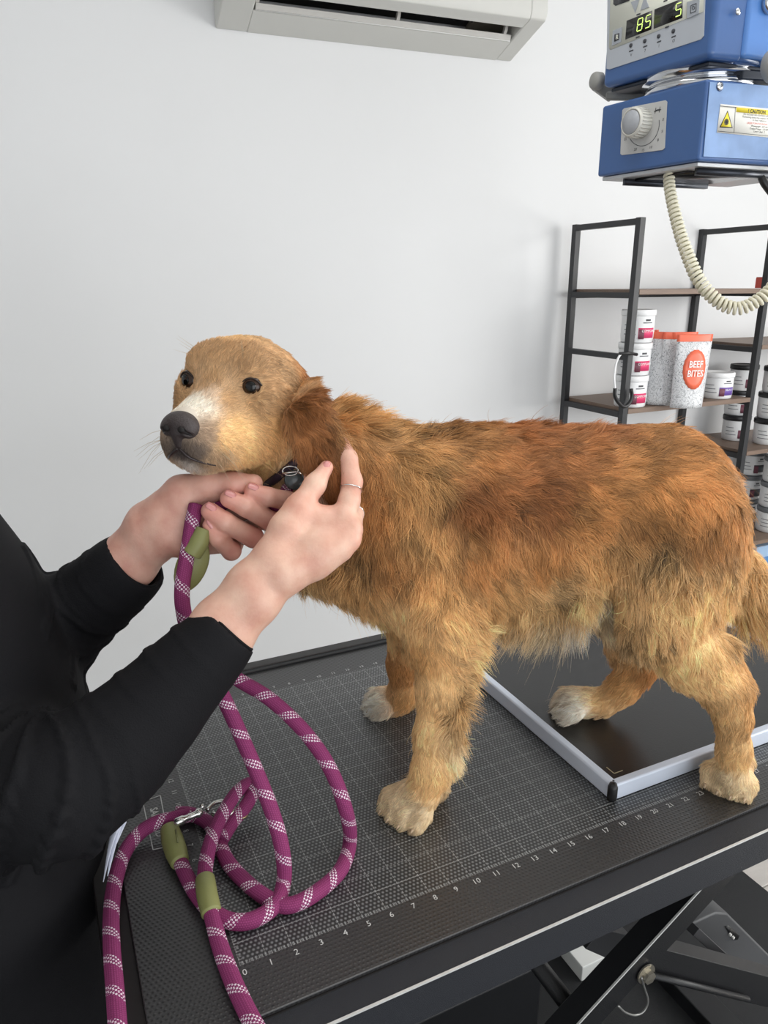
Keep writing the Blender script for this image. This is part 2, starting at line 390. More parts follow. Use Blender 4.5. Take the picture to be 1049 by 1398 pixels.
mk('cross_shaft', MB().tube([(.42, -.03, -.285), (.42, .5, -.285)], .012, 16).vf, m_bk, tb)
mk('upper_cross_beam', MB().box((.44, .06, -.16), (.50, .47, -.11)).vf, m_bk, tb, bevel=.002)
mk('gusset_plate', MB().prism([TY(*q, .10) for q in ((822, 1268), (862, 1278), (868, 1290), (850, 1318), (800, 1296))], (0, .02, 0)).vf, mat('gusset_grey', (40, 41, 44), rough=.5), tb, bevel=.001)
mk('motor_housing', MB().box((.20, .18, -.62), (.52, .34, -.44)).vf, m_bk, tb, bevel=.006)
for x in (-.02, .98):
    mk('base_rail', MB().box((x - .03, -.04, FL), (x + .03, .52, FL + .05)).vf, m_bk, tb, bevel=.003)
for yy in (-.04, .47):
    mk('base_beam', MB().box((-.02, yy, FL + .05), (.98, yy + .05, FL + .10)).vf, m_bk, tb, bevel=.003)
for x, y in ((-.02, -.02), (.98, -.02), (-.02, .5), (.98, .5)):
    mk('foot_pad', MB().lathe([(.02, 0), (.022, .004), (.018, .012)], (x, y, FL - .0), (0, 0, 1), 20).vf, m_bk, tb)

# dark floor mat, control box and black cabinet under / beside the table
m_rub = mat('black_rubber', (30, 31, 33), rough=.75, bump=.3, bscale=300)
o = mk('floor_mat', MB().box((-1.6, -1.2, FL + .004), (1.385, .95, FL + .014)).vf, m_rub, bevel=.003); meta(o, 'black rubber mat lying on the floor under the table', 'mat')
cb = thing('control_box', 'grey plastic control box with rocker switch under the table', 'control box', (1.02, .13, -.52))
m_cb = mat('box_grey', (78, 79, 81), rough=.5)
YC = .10
poly = [TY(*q, YC) for q in ((944, 1262), (978, 1246), (994, 1247), (1060, 1313), (1060, 1350), (985, 1308), (968, 1292))]
mk('casing', MB().prism(poly, (0, .12, 0)).vf, m_cb, cb, bevel=.004, seg=3)
mk('socket_recess', MB().prism([TY(*q, YC - .001) for q in ((990, 1265), (996, 1264), (1010, 1277), (1008, 1283), (1001, 1283))], (0, .003, 0)).vf, mat('recess_black', (14, 14, 15), rough=.4), cb)
for q in ((997.5, 1276), (1001.5, 1280)):
    c = TY(*q, YC - .003); mk('rocker_switch', MB().box(c - .002, c + .002).vf, mat('switch_white', (235, 235, 230), rough=.4), cb, bevel=.0005)
wb = thing('pale_floor_block', 'small white block standing in for pale floor seen under the table', 'box', (.85, .41, FL + .015))  # added block in place of pale floor showing through, not a real box
mk('carton', MB().box((.80, .38, FL + .0145), (.87, .45, FL + .05)).vf, mat('floor_block_white', (215, 216, 212), rough=.6), wb, bevel=.002)
mk('floor_block_top', MB().box((.799, .379, FL + .05), (.871, .451, FL + .056)).vf, mat('floor_block_top_white', (228, 229, 226), rough=.6), wb, bevel=.002)

# ------------------------------------------------------------------ cutting mat that covers the table top
IN = .0254
def mat_material():
    m = bpy.data.materials.new('printed_grid_mat'); m.use_nodes = True; nt = m.node_tree; b = nt.nodes['Principled BSDF']; L = nt.links
    tc = nt.nodes.new('ShaderNodeTexCoord'); sp = nt.nodes.new('ShaderNodeSeparateXYZ'); L.new(tc.outputs['Object'], sp.inputs[0])
    def MA(op, a, b_=None, c=None):
        n = nt.nodes.new('ShaderNodeMath'); n.operation = op
        for i, v in enumerate((a, b_, c)):
            if v is None: continue
            if isinstance(v, (int, float)): n.inputs[i].default_value = v
            else: L.new(v, n.inputs[i])
        return n.outputs[0]
    x, y = sp.outputs[0], sp.outputs[1]
    def stag(p):
        v = MA('DIVIDE', y, p); row = MA('FLOOR', v); u = MA('ADD', MA('DIVIDE', x, p), MA('MULTIPLY', MA('PINGPONG', row, 1.0), .5))
        fu = MA('SUBTRACT', MA('FRACT', u), .5); fv = MA('SUBTRACT', MA('FRACT', v), .5)
        return MA('SQRT', MA('ADD', MA('MULTIPLY', fu, fu), MA('MULTIPLY', fv, fv)))
    d = stag(.0046)
    hole = MA('SMOOTH_MIN', MA('MULTIPLY', d, 2.4), 1.0, .2)
    # inside the printed field?
    ins = MA('MULTIPLY', MA('MULTIPLY', MA('GREATER_THAN', x, 0.0), MA('LESS_THAN', x, 35 * IN)), MA('MULTIPLY', MA('GREATER_THAN', y, 0.0), MA('LESS_THAN', y, 18.2 * IN)))
    def line(c, per, wd):
        return MA('LESS_THAN', MA('ABSOLUTE', MA('SUBTRACT', MA('FRACT', MA('ADD', MA('DIVIDE', c, per), .5)), .5)), wd)
    dash = MA('MULTIPLY', MA('GREATER_THAN', MA('FRACT', MA('DIVIDE', x, .0046)), .3), 1.0)
    dashy = MA('GREATER_THAN', MA('FRACT', MA('DIVIDE', y, .0046)), .3)
    lines = MA('MAXIMUM', MA('MULTIPLY', line(x, IN, .017), dashy), MA('MULTIPLY', line(y, IN, .017), dash))
    lines = MA('MULTIPLY', lines, ins)
    # ruler ticks on the front and left edges
    tick = MA('MULTIPLY', MA('MULTIPLY', line(x, IN / 8, .12), MA('MULTIPLY', MA('GREATER_THAN', y, -.0005), MA('LESS_THAN', y, .0035))), MA('MULTIPLY', MA('GREATER_THAN', x, 0.), MA('LESS_THAN', x, 35 * IN)))
    tick2 = MA('MULTIPLY', MA('MULTIPLY', line(y, IN / 8, .12), MA('MULTIPLY', MA('GREATER_THAN', x, -.0005), MA('LESS_THAN', x, .0035))), MA('MULTIPLY', MA('GREATER_THAN', y, 0.), MA('LESS_THAN', y, 18.2 * IN)))
    rule = MA('MAXIMUM', tick, tick2)
    wear = nt.nodes.new('ShaderNodeTexNoise'); wear.inputs['Scale'].default_value = 26; wear.inputs['Detail'].default_value = 4; L.new(tc.outputs['Object'], wear.inputs['Vector'])
    wf_ = MA('MINIMUM', MA('MULTIPLY', wear.outputs['Fac'], 1.25), 1.0)
    allp = MA('MULTIPLY', MA('MAXIMUM', lines, rule), wf_)
    mixA = nt.nodes.new('ShaderNodeMix'); mixA.data_type = 'RGBA'      # border: dark, with dimples
    mixA.inputs[6].default_value = (*lin((12, 12, 13)), 1); mixA.inputs[7].default_value = (*lin((56, 56, 57)), 1); L.new(hole, mixA.inputs[0])
    mixB = nt.nodes.new('ShaderNodeMix'); mixB.data_type = 'RGBA'      # printed field: fine light dots
    mixB.inputs[6].default_value = (*lin((138, 141, 142)), 1); mixB.inputs[7].default_value = (*lin((42, 43, 44)), 1); L.new(hole, mixB.inputs[0])
    mixC = nt.nodes.new('ShaderNodeMix'); mixC.data_type = 'RGBA'; L.new(ins, mixC.inputs[0]); L.new(mixA.outputs[2], mixC.inputs[6]); L.new(mixB.outputs[2], mixC.inputs[7])
    mixD = nt.nodes.new('ShaderNodeMix'); mixD.data_type = 'RGBA'; L.new(allp, mixD.inputs[0]); L.new(mixC.outputs[2], mixD.inputs[6]); mixD.inputs[7].default_value = (*lin((172, 174, 173)), 1)
    L.new(mixD.outputs[2], b.inputs['Base Color'])
    bp = nt.nodes.new('ShaderNodeBump'); bp.inputs['Strength'].default_value = .55; bp.inputs['Distance'].default_value = .0006; bp.invert = True
    L.new(hole, bp.inputs['Height']); L.new(bp.outputs[0], b.inputs['Normal'])
    b.inputs['Roughness'].default_value = .34; b.inputs['Specular IOR Level'].default_value = .7
    return m
gm = mk('cutting_mat', MB().box((-.088, -.057, -.0045), (36.6 * IN, .533, 0)).vf, mat_material(), origin=(0, 0, 0), smooth=False, bevel=.001)
meta(gm, 'dark grey cutting mat with white inch grid covering the table top', 'mat')
m_print = mat('white_print', (204, 205, 204), rough=.6)
def num(s, x, y, ex, ey, size=.0095): text('ruler_numeral', s, size, (x, y, .0004), ex, ey, m_print, gm)
for i in range(0, 34): num(str(i), i * IN + .002, -.0095, (1, 0, 0), (0, 1, 0))
for i in range(1, 34, 1): num(str(i), i * IN, 18.2 * IN + .008, (1, 0, 0), (0, 1, 0), .008)
for i in range(1, 19): num(str(i), -.012, i * IN, (0, -1, 0), (1, 0, 0), .009)
# stamped logo frame with two words
def PL(px, py): return T(px, py, .0004)
a, b_, c, d_ = PL(195, 1094), PL(219, 1086), PL(232, 1155), PL(209, 1160)
for p, q in ((a, b_), (b_, c), (c, d_), (d_, a)): mk('printed_frame_line', MB().bar(p, q, .0011, .0003).vf, m_print, gm, smooth=False)
cen = (a + b_ + c + d_) / 4; exv = (d_ - a); exv /= np.linalg.norm(exv); eyv = b_ - a; eyv /= np.linalg.norm(eyv)
text('printed_lettering', 'SAFE GRID', .0125, cen, exv, eyv, m_print, gm, bold=.0003, squeeze=.92)

# ------------------------------------------------------------------ weighing platform
pf = thing('weighing_platform', 'black scale platform with pale aluminium rim under the hind paws', 'scale', (.72, .24, 0))
m_al = mat('pale_aluminium', (214, 222, 236), rough=.4, metal=.1, noise=.04, nscale=20)
m_pp = mat('black_platform', (34, 34, 35), rough=.3, spec=.5, bump=.1, bscale=600)
PX0, PX1, PY0, PY1, PZ = .474, .985, .026, .452, .0235
mk('plate', MB().box((PX0 + .008, PY0 + .008, .004), (PX1 - .008, PY1 - .008, PZ - .0035)).vf, m_pp, pf, bevel=.001)
for a, b_ in (((PX0 + .004, PY0), (PX1 - .004, PY0 + .0125)), ((PX0 + .004, PY1 - .0125), (PX1 - .004, PY1)), ((PX0, PY0 + .004), (PX0 + .0125, PY1 - .004)), ((PX1 - .0125, PY0 + .004), (PX1, PY1 - .004))):
    mk('rim', MB().box((a[0], a[1], .0005), (b_[0], b_[1], PZ)).vf, m_al, pf, bevel=.003, seg=3)
for x, y in ((PX0, PY0), (PX1, PY0), (PX0, PY1), (PX1, PY1)):
    mk('corner_cap', MB().lathe([(.004, 0), (.0058, .002), (.0062, .006), (.0062, PZ - .005), (.0045, PZ + .0005), (.001, PZ + .001)], (x + (.003 if x < .6 else -.003), y + (.003 if y < .2 else -.003), 0.0003), (0, 0, 1), 20).vf, mat('cap_black', (24, 24, 25), rough=.45), pf)
c0 = np.array([PX0 + .022, PY0 + .022, PZ - .0033]); mk('corner_mark', MB().bar(c0, c0 + (.014, 0, 0), .0012, .0003).bar(c0, c0 + (0, .014, 0), .0012, .0003).vf, mat('mark_gold', (170, 160, 130), rough=.5), pf, smooth=False)

# ------------------------------------------------------------------ shelving unit and stock
sh = thing('shelving_unit', 'black metal framed shelving unit with staggered dark wood boards', 'shelf', (1.95, 1.45, FL))
m_fr = mat('shelf_black', (38, 39, 42), rough=.45)
m_wd = mat('rustic_wood', (122, 102, 88), rough=.5, noise=.3, nscale=14, stretch=(1, 9, 9), bump=.1, bscale=60)
FXS = (1.637, 2.233, 2.83); YF, YB = 1.298, 1.598; PW = .0215
for fx in FXS:
    for y in (YF, YB):
        mk('post', MB().box((fx - PW / 2, y - PW / 2, FL), (fx + PW / 2, y + PW / 2, .808)).vf, m_fr, sh, bevel=.001)
    for z in (.797, .579, .387, .200, .0, -.18, -.37, -.56, FL + .1):
        mk('side_bar', MB().box((fx - PW / 2, YF + PW / 2, z - .009), (fx + PW / 2, YB - PW / 2, z + .009)).vf, m_fr, sh, bevel=.001)
LV = {0: (.589, .212, -.17, -.55), 1: (.397, .011, -.36, -.74)}
for k in (0, 1):
    for z in LV[k]:
        mk('board', MB().box((FXS[k] + PW / 2, YF - .012, z - .008), (FXS[k + 1] - PW / 2, YB + .01, z + .008)).vf, m_wd, sh, bevel=.001)
        mk('back_bar', MB().box((FXS[k] + PW / 2, YB - .008, z - .022), (FXS[k + 1] - PW / 2, YB + .008, z - .0085)).vf, m_fr, sh)
m_brace = mk('cross_brace', MB().bar((FXS[0], YB + .008, -.1), (FXS[1], YB + .008, -.8), .003, .015, (0, 1, 0)).vf, m_fr, sh)

m_tub = mat('tub_white', (236, 237, 238), rough=.35); m_lidw = mat('lid_white', (240, 241, 242), rough=.4); m_lidb = mat('lid_black', (28, 28, 30), rough=.35); m_lidg = mat('lid_grey', (112, 116, 120), rough=.4)
m_ink = mat('print_grey', (120, 122, 126), rough=.5)
def label_patch(c, r, a0, a1, z0, z1, th=.0004, n=10):   # curved sticker standing proud of a cylinder
    v = []; f = []
    for i in range(n + 1):
        a = a0 + (a1 - a0) * i / n
        for rr in (r, r + th):
            for z in (z0, z1): v.append((c[0] + rr * math.cos(a), c[1] + rr * math.sin(a), c[2] + z))
    for i in range(n):
        k = 4 * i; f += [(k + 2, k + 6, k + 7, k + 3), (k, k + 1, k + 5, k + 4), (k + 1, k + 3, k + 7, k + 5), (k, k + 4, k + 6, k + 2)]
    return v, f
def tub(pos, r, h, lid, lab, label, group, face=-math.pi * .72, words=None, cat='tub'):
    t = thing('supplement_tub', label, cat, tuple(pos), group)
    hb = h * .82
    mk('body', MB().lathe([(r * .90, 0), (r * .96, .003), (r, .02), (r, hb - .004), (r * .97, hb)], pos, n=40).vf, m_tub, t)
    L = [(r * 1.02, hb - .001), (r * 1.05, hb + .001), (r * 1.05, h - .004), (r * 1.02, h - .0005), (r * .9, h - .0005), (r * .88, h - .002), (.001, h - .002)]
    mk('lid', MB().lathe(L, pos, n=40).vf, {'w': m_lidw, 'b': m_lidb, 'g': m_lidg}[lid], t)
    a0, a1 = face, face + 1.15
    st = mk('sticker', label_patch(pos, r, a0, a1, hb * .18, hb * .55), mat('sticker_%d_%d_%d' % lab, lab, rough=.45), t)
    mk('sticker_picture', label_patch(pos, r + .0004, a0 + .02, a0 + .36, hb * .14, hb * .5, n=5), mat('sticker_photo', (120, 70, 84), rough=.5, noise=.6, nscale=90), t)
    for k in range(3):
        mk('printed_line', label_patch(pos, r + .0001, face - .95, face - .15 - .1 * k, hb * (.3 + .17 * k), hb * (.33 + .17 * k), .0003, 8), m_ink, t)
    mk('printed_line', label_patch(pos, r + .0001, a0 + .25, a1 - .25, hb * .72, hb * .76, .0003, 6), m_ink, t)
    mk('printed_line', label_patch(pos, r + .0001, a0 + .4, a1 - .4, hb * .80, hb * .87, .0003, 6), mat('print_dark', (70, 72, 76), rough=.5), t)
    if words:
        am = a0 + .64; rr = r + .0011
        c = np.array(pos) + (rr * math.cos(am), rr * math.sin(am), hb * .44)
        text('sticker_lettering', words, hb * .13, c, (-math.sin(am), math.cos(am), 0), (0, 0, 1), m_lidw, t)
    return t
PINK = (222, 62, 112); PUR = (112, 84, 168); MAR = (128, 74, 92); SLA = (74, 78, 84)
b1 = .2205
p0 = T(871, 557, b1); ht = .1045
for i, wd in enumerate(('lowest of the three stacked white tubs with a pink label', 'middle one of the three stacked white tubs with a pink label', 'topmost of the three stacked white tubs with a pink label')):
    tub(p0 + (.012, .05, 0) + np.array([.004 * i - .002, .002 * i, i * (ht + .0005)]), .052, ht, 'w', PINK, wd, 'white tubs with pink labels', words='COMFORT')
tub(T(983, 545, b1) + (.025, .04, 0), .053, .092, 'w', PUR, 'single white tub with a purple label beside the treat bags', None, words='RELAX')
b2 = .0195
kd = 'black-lidded white tubs'
def tb2(px, py, z, dx, r, h, lid, lab, label, grp=kd): return tub(T(px, py, z) + (dx, .05, 0), r, h, lid, lab, label, grp)
hh = .098
q = TY(1003, 598, 1.47); base = np.array([q[0] + .0, 1.47, b2])
tub(base, .05, hh, 'b', MAR, 'black-lidded tub at the bottom of the rear stack behind the middle shelf post', kd)
tub(base + (.008, .01, hh + .0005), .05, hh, 'b', MAR, 'black-lidded tub in the middle of the rear stack behind the middle shelf post', kd)
tub(base + (.004, .0, 2 * hh + .001), .05, hh, 'b', MAR, 'topmost black-lidded tub of the rear stack behind the middle shelf post', kd)
q = TY(1045, 610, 1.36); base = np.array([q[0] + .006, 1.36, b2])
tub(base, .054, hh, 'b', SLA, 'black-lidded tub at the bottom of the front stack right of the middle shelf post', kd)
tub(base + (.01, .005, hh + .0005), .054, hh, 'b', SLA, 'black-lidded tub in the middle of the front stack right of the middle shelf post', kd)
tub(base + (.014, .0, 2 * hh + .001), .054, hh, 'b', SLA, 'topmost black-lidded tub of the front stack right of the middle shelf post', kd)
b3 = -.3515
q = TY(1046, 738, 1.36); base = np.array([q[0] + .012, 1.36, b3]); h3 = .102
for i, wd in enumerate(('grey-lidded white tub at the bottom of the front stack behind the rump', 'grey-lidded white tub in the middle of the front stack behind the rump', 'topmost grey-lidded white tub of the front stack behind the rump')):
    tub(base + (.004 * i, .003 * i, i * (h3 + .0005)), .056, h3, 'g', SLA, wd, 'grey-lidded white tubs')
base = np.array([base[0] + .01, 1.50, b3])
for i, wd in enumerate(('grey-lidded tub at the bottom of the rear stack behind the rump', 'grey-lidded tub in the middle of the rear stack behind the rump', 'topmost grey-lidded tub of the rear stack behind the rump')):
    tub(base + (.003 * i, 0, i * (h3 + .0005)), .05, h3, 'g', SLA, wd, 'grey-lidded white tubs')
# pale blue pack on the board below
q = TY(1030, 778, 1.38)
pk = thing('blue_pack', 'pale blue product box on the lowest visible shelf board', 'box', (q[0] + .03, 1.40, -.7315))
mk('carton', MB().box((q[0] - .03, 1.36, -.7315), (q[0] + .09, 1.44, -.42)).vf, mat('carton_blue', (170, 200, 232), rough=.5, noise=.15, nscale=12), pk, bevel=.002)
mk('carton_panel', MB().box((q[0] - .015, 1.3592, -.65), (q[0] + .07, 1.3602, -.47)).vf, mat('carton_blue_dark', (96, 150, 210), rough=.5), pk)

# treat bags
m_or = mat('bag_orange', (238, 110, 78), rough=.35); m_bag = mat('bag_print', (196, 197, 199), rough=.35, spec=.6)
def bagmat():
    m = bpy.data.materials.new('doodle_print'); m.use_nodes = True; nt = m.node_tree; b = nt.nodes['Principled BSDF']; L = nt.links
    tc = nt.nodes.new('ShaderNodeTexCoord'); n = nt.nodes.new('ShaderNodeTexNoise'); n.inputs['Scale'].default_value = 42; n.inputs['Detail'].default_value = 1.5; n.inputs['Distortion'].default_value = 2.5
    L.new(tc.outputs['Object'], n.inputs['Vector']); r = nt.nodes.new('ShaderNodeValToRGB'); r.color_ramp.interpolation = 'LINEAR'
    e = r.color_ramp.elements; e[0].position = .40; e[0].color = (*lin((226, 228, 230)), 1); e[1].position = .47; e[1].color = (*lin((158, 160, 164)), 1)
    e2 = e.new(.52); e2.color = (*lin((232, 233, 235)), 1); e3 = e.new(.66); e3.color = (*lin((215, 217, 220)), 1); e4 = e.new(.70); e4.color = (*lin((120, 122, 128)), 1)
    L.new(n.outputs['Fac'], r.inputs[0]); L.new(r.outputs[0], b.inputs['Base Color']); b.inputs['Roughness'].default_value = .38
    return m
m_dood = bagmat()
def bag(pos, wdt, hgt, ang, lean, label, badge=True):
    t = thing('treat_bag', label, 'bag', tuple(pos), 'orange-topped treat bags')
    ex = np.array([math.cos(ang), math.sin(ang), 0]); en = np.array([-ex[1], ex[0], 0]) * -1; up = UP + -en * lean; up /= np.linalg.norm(up)
    def surf(z0, z1, side):
        v = []; nx, nz = 12, 14
        for j in range(nz + 1):
            fz = z0 + (z1 - z0) * j / nz
            for i in range(nx + 1):
                fx = -1 + 2 * i / nx
                th = (.5 * (1 - fz) ** .7 * .052 + .002) * (1 - abs(fx) ** 2.5) + .0012
                wloc_ = wdt / 2 * (.93 + .07 * fz)
                v.append(np.array(pos) + ex * fx * wloc_ + en * th * side + up * fz * hgt)
        return v, nx, nz
    def shell(z0, z1):
        mb = MB(); va, nx, nz = surf(z0, z1, 1); vb, _, _ = surf(z0, z1, -1); k = len(va)
        fs = []
        for j in range(nz):
            for i in range(nx):
                a = j * (nx + 1) + i; fs.append((a, a + 1, a + nx + 2, a + nx + 1)); fs.append((k + a, k + a + nx + 1, k + a + nx + 2, k + a + 1))
        for i in range(nx):
            fs.append((i, k + i, k + i + 1, i + 1)); a = nz * (nx + 1) + i; fs.append((a, a + 1, k + a + 1, k + a))
        for j in range(nz):
            a = j * (nx + 1); fs.append((a, a + nx + 1, k + a + nx + 1, k + a)); a += nx; fs.append((a, k + a, k + a + nx + 1, a + nx + 1))
        return mb.add(va + vb, fs).vf
    mk('pouch', shell(0, .905), m_dood, t); mk('orange_seal', shell(.905, 1.0), m_or, t)
    if not badge: return t
    def S(fx, fz, o=.0012):
        th = (.5 * (1 - fz) ** .7 * .052 + .002) * (1 - abs(fx) ** 2.5) + .0012
        return np.array(pos) + ex * fx * wdt / 2 * (.93 + .07 * fz) + en * (th + o) + up * fz * hgt
    R_ = .66; mb = MB(); n = 40
    rings = [[S(.06 + q * R_ * math.cos(2 * math.pi * k / n) * (1 + .03 * (k % 2)), .53 + q * R_ * .40 * math.sin(2 * math.pi * k / n) * (1 + .03 * (k % 2)), .0018) for k in range(n)] for q in (.25, .5, .75, 1.0)]
    vv = [S(.06, .53, .0018)] + [p for rg in rings for p in rg] + [p - en * .003 for p in rings[-1]]
    ff = [(0, 1 + k, 1 + (k + 1) % n) for k in range(n)]
    for j in range(4): ff += [(1 + j * n + k, 1 + (j + 1) * n + k, 1 + (j + 1) * n + (k + 1) % n, 1 + j * n + (k + 1) % n) for k in range(n)]
    mb.add(vv, ff)
    mk('badge', mb.vf, m_or, t)
    m_w = mat('lettering_white', (244, 240, 236), rough=.5)
    for wd, fz in (('BEEF', .60), ('BITES', .475)):
        text('badge_lettering', wd, hgt * .125, S(.06, fz, .0045), ex, up, m_w, t, bold=.0006, squeeze=.8)
    mk('caption_strip', MB().hexa([S(-.55, .285, .0005), S(.75, .285, .0005), S(.75, .285, -.001), S(-.55, .285, -.001), S(-.55, .305, .0005), S(.75, .305, .0005), S(.75, .305, -.001), S(-.55, .305, -.001)]).vf, mat('caption_red', (226, 150, 136), rough=.5), t)
    return t
pb = T(936, 556, b1)
bag(pb + (.0, -.002, .001), .122, .236, -.30, -.03, 'front treat bag with the orange BEEF BITES badge fully showing')
bag(pb + (.004, .060, .001), .118, .240, -.35, -.02, 'treat bag right behind the front bag, only its orange top showing', False)
pc = T(907, 554, b1)
bag(pc + (-.004, .045, .001), .105, .240, -1.0, -.02, 'treat bag seen edge-on just left of the front bag', False)
bag(pc + (-.022, .110, .001), .110, .245, -1.0, -.02, 'rearmost treat bag beside the stacked pink-label tubs', False)
# red item on top board at the right edge
q = TY(1050, 397, 1.33); rx = q[0]
rb = thing('red_box', 'small red box at the right end of the upper shelf board', 'box', (2.2, 1.4, .5975))
mk('carton', MB().box((rx - .012, 1.32, .5975), (rx + .02, 1.38, .632)).vf, mat('carton_red', (206, 84, 70), rough=.5), rb, bevel=.001)
mk('carton_flap', MB().box((rx - .011, 1.321, .632), (rx + .019, 1.379, .635)).vf, mat('carton_red_lid', (180, 60, 52), rough=.5), rb)
# tube-and-strap loop hanging at the front left post
lp = thing('hanging_loop', 'white tube loop with black rubber ends hanging on the left front shelf post', 'tube loop', tuple(TY(853, 520, 1.28)))
YL = 1.270
pa = spline([TY(*q, YL) for q in ((851, 482), (846, 486), (841, 498), (839, 515), (840, 532))], 30)
mk('white_tube', MB().tube(pa, .0035, 12).vf, m_lidw, lp)
pb_ = spline([TY(*q, YL) for q in ((840, 530), (840, 541), (846, 551), (853, 555), (860, 550), (863, 541), (862, 531))], 36)
mk('black_hook', MB().tube(pb_, .0062, 12).vf, m_lidb, lp)
mk('black_clip', MB().tube([TY(*q, YL) for q in ((846, 483), (858, 482), (870, 484))], .005, 12).vf, m_lidb, lp)

# ------------------------------------------------------------------ blue x-ray unit hanging from its stand
xr = thing('xray_machine', 'blue portable x-ray unit with dial and green digital display', 'x-ray machine', (.9, .38, .67))
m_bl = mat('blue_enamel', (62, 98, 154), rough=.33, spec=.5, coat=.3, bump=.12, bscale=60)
m_bl2 = mat('blue_lit_panel', (128, 158, 202), rough=.45, noise=.35, nscale=30)  # paler blue: window light on the right face put into the colour
m_dk = mat('dark_steel', (58, 62, 70), rough=.3, metal=.6); m_chr = mat('chrome', (214, 216, 220), rough=.12, metal=1.0)
m_pg = mat('panel_grey', (182, 188, 196), rough=.4); m_pc = mat('panel_cream', (226, 228, 216), rough=.4); m_blk = mat('display_black', (30, 30, 32), rough=.15)
A_ = D(819, 190, 1.15); B_ = D(960, 165, 1.0); A_[2] = B_[2] = 0
fe = (A_ - B_) / np.linalg.norm(A_ - B_); fn = np.array([fe[1], -fe[0], 0]); fn = fn if (CAM - B_) @ fn > 0 else -fn
re_ = np.array([.995, -.10, 0]); re_ /= np.linalg.norm(re_); rn = np.array([re_[1], -re_[0], 0]); rn = rn if (CAM - B_) @ rn > 0 else -rn
def FP(px, py, o=0.0): return TP(px, py, B_ + fn * o, fn)
def RP(px, py, o=0.0): return TP(px, py, B_ + rn * o, rn)
zt = FP(962.8, 108)[2]; zb = FP(955, 219)[2]
RL = .26
def slab(z0, z1, g=0.0, rl=RL, dep=0.0):
    a = A_ + fe * g + fn * g; b = B_ + fn * g - fe * 0 + rn * g; c = B_ + re_ * rl + rn * g; d = c + fe * np.linalg.norm(A_ - B_) * .96; 
    P = [b, c, d, a]; return [p * (1, 1, 0) + UP * z0 for p in P] + [p * (1, 1, 0) + UP * z1 for p in P]
mk('collimator', MB().hexa(slab(zb, zt)).vf, m_bl, xr, bevel=.004, seg=3)
mk('collimator_base', MB().hexa([p * np.array([1, 1, 1.0]) for p in slab(zb - .006, zb - .0005, -.006)]).vf, mat('base_silver', (196, 198, 200), rough=.3, metal=.5), xr, bevel=.001)
cc0 = (A_ + B_ + re_ * .2) / 2 + UP * (zb - .0075); cc0[2] = zb - .008
q1 = [B_ + fe * .045 + re_ * .03, B_ + fe * .045 + re_ * .17, B_ + fe * .14 + re_ * .17, B_ + fe * .14 + re_ * .03]
mk('light_window', MB().prism([p * (1, 1, 0) + UP * (zb - .0095) for p in q1], (0, 0, .004)).vf, m_blk, xr)
for s in (.02, .15):
    mk('window_rail', MB().bar((B_ + fe * s + re_ * .02) * (1, 1, 0) + UP * (zb - .01), (B_ + fe * s + re_ * .18) * (1, 1, 0) + UP * (zb - .01), .008, .01).vf, m_dk, xr)
# gap: chrome ring and dark turntable
zu = FP(966, 80)[2]
ctr = (A_ + B_) / 2 + re_ * .085
mk('turntable_ring', MB().lathe([(.07, zt - .001), (.078, zt + .001), (.078, zt + .012), (.072, zt + .013), (.072, zt + .016), (.082, zt + .017), (.082, zu + .004)], ctr * (1, 1, 0), n=64).vf, m_chr, xr)
mk('turntable_plate', MB().hexa(slab(zu - .006, zu - .0005, -.008, .24)).vf, m_dk, xr, bevel=.002)
mk('slide_bar', MB().bar((B_ + re_ * .07 + fe * .02) * (1, 1, 0) + UP * (zt + .012), (B_ + re_ * .3 + fe * .02) * (1, 1, 0) + UP * (zt + .022), .022, .012).vf, m_dk, xr, bevel=.002)
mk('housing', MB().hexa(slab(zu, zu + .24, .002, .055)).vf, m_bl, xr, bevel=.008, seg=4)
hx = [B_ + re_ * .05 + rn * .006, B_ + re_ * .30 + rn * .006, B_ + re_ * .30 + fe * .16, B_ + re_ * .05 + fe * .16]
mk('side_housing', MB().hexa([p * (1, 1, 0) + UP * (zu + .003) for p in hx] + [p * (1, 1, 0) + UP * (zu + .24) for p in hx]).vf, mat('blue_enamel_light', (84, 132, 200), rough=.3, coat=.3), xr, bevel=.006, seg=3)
cpn = mk('control_panel', MB().prism([FP(*q, .0022) for q in ((831, -60), (829, 94), (833, 95), (958, 54), (962, 49), (966, -60))], fn * .0012).vf, m_pg, xr, bevel=.0004)
mk('panel_field', MB().prism([FP(*q, .0034) for q in ((836, -60), (832, 65), (834, 68), (961, 16), (963, -60))], fn * .0006).vf, m_pc, cpn)
mk('display_window', MB().prism([FP(*q, .0039) for q in ((838, -14), (838, 6), (841, 8), (860, 1), (860, -20))], fn * .0006).vf, mat('window_grey', (74, 76, 80), rough=.2), cpn)
D1 = [(856.4, 28.5), (891.0, 14.6), (889.8, 40.3), (854.5, 54.1)]; D2 = [(894.4, 13.0), (932.7, -2), (932.3, 24.5), (893.2, 39.5)]
m_seg = mat('lit_segment', (206, 232, 128), rough=.4, emit=.9); m_off = mat('unlit_segment', (46, 46, 48), rough=.3)
def bil(Qd, u, v):
    a, b, c, d = [np.array(p) for p in Qd]; return (a * (1 - u) + b * u) * (1 - v) + (d * (1 - u) + c * u) * v
SEG = {'a': ((0, 0), (1, 0)), 'b': ((1, 0), (1, .5)), 'c': ((1, .5), (1, 1)), 'd': ((0, 1), (1, 1)), 'e': ((0, .5), (0, 1)), 'f': ((0, 0), (0, .5)), 'g': ((0, .5), (1, .5))}
DIG = {'8': 'abcdefg', '5': 'acdfg', ' ': ''}
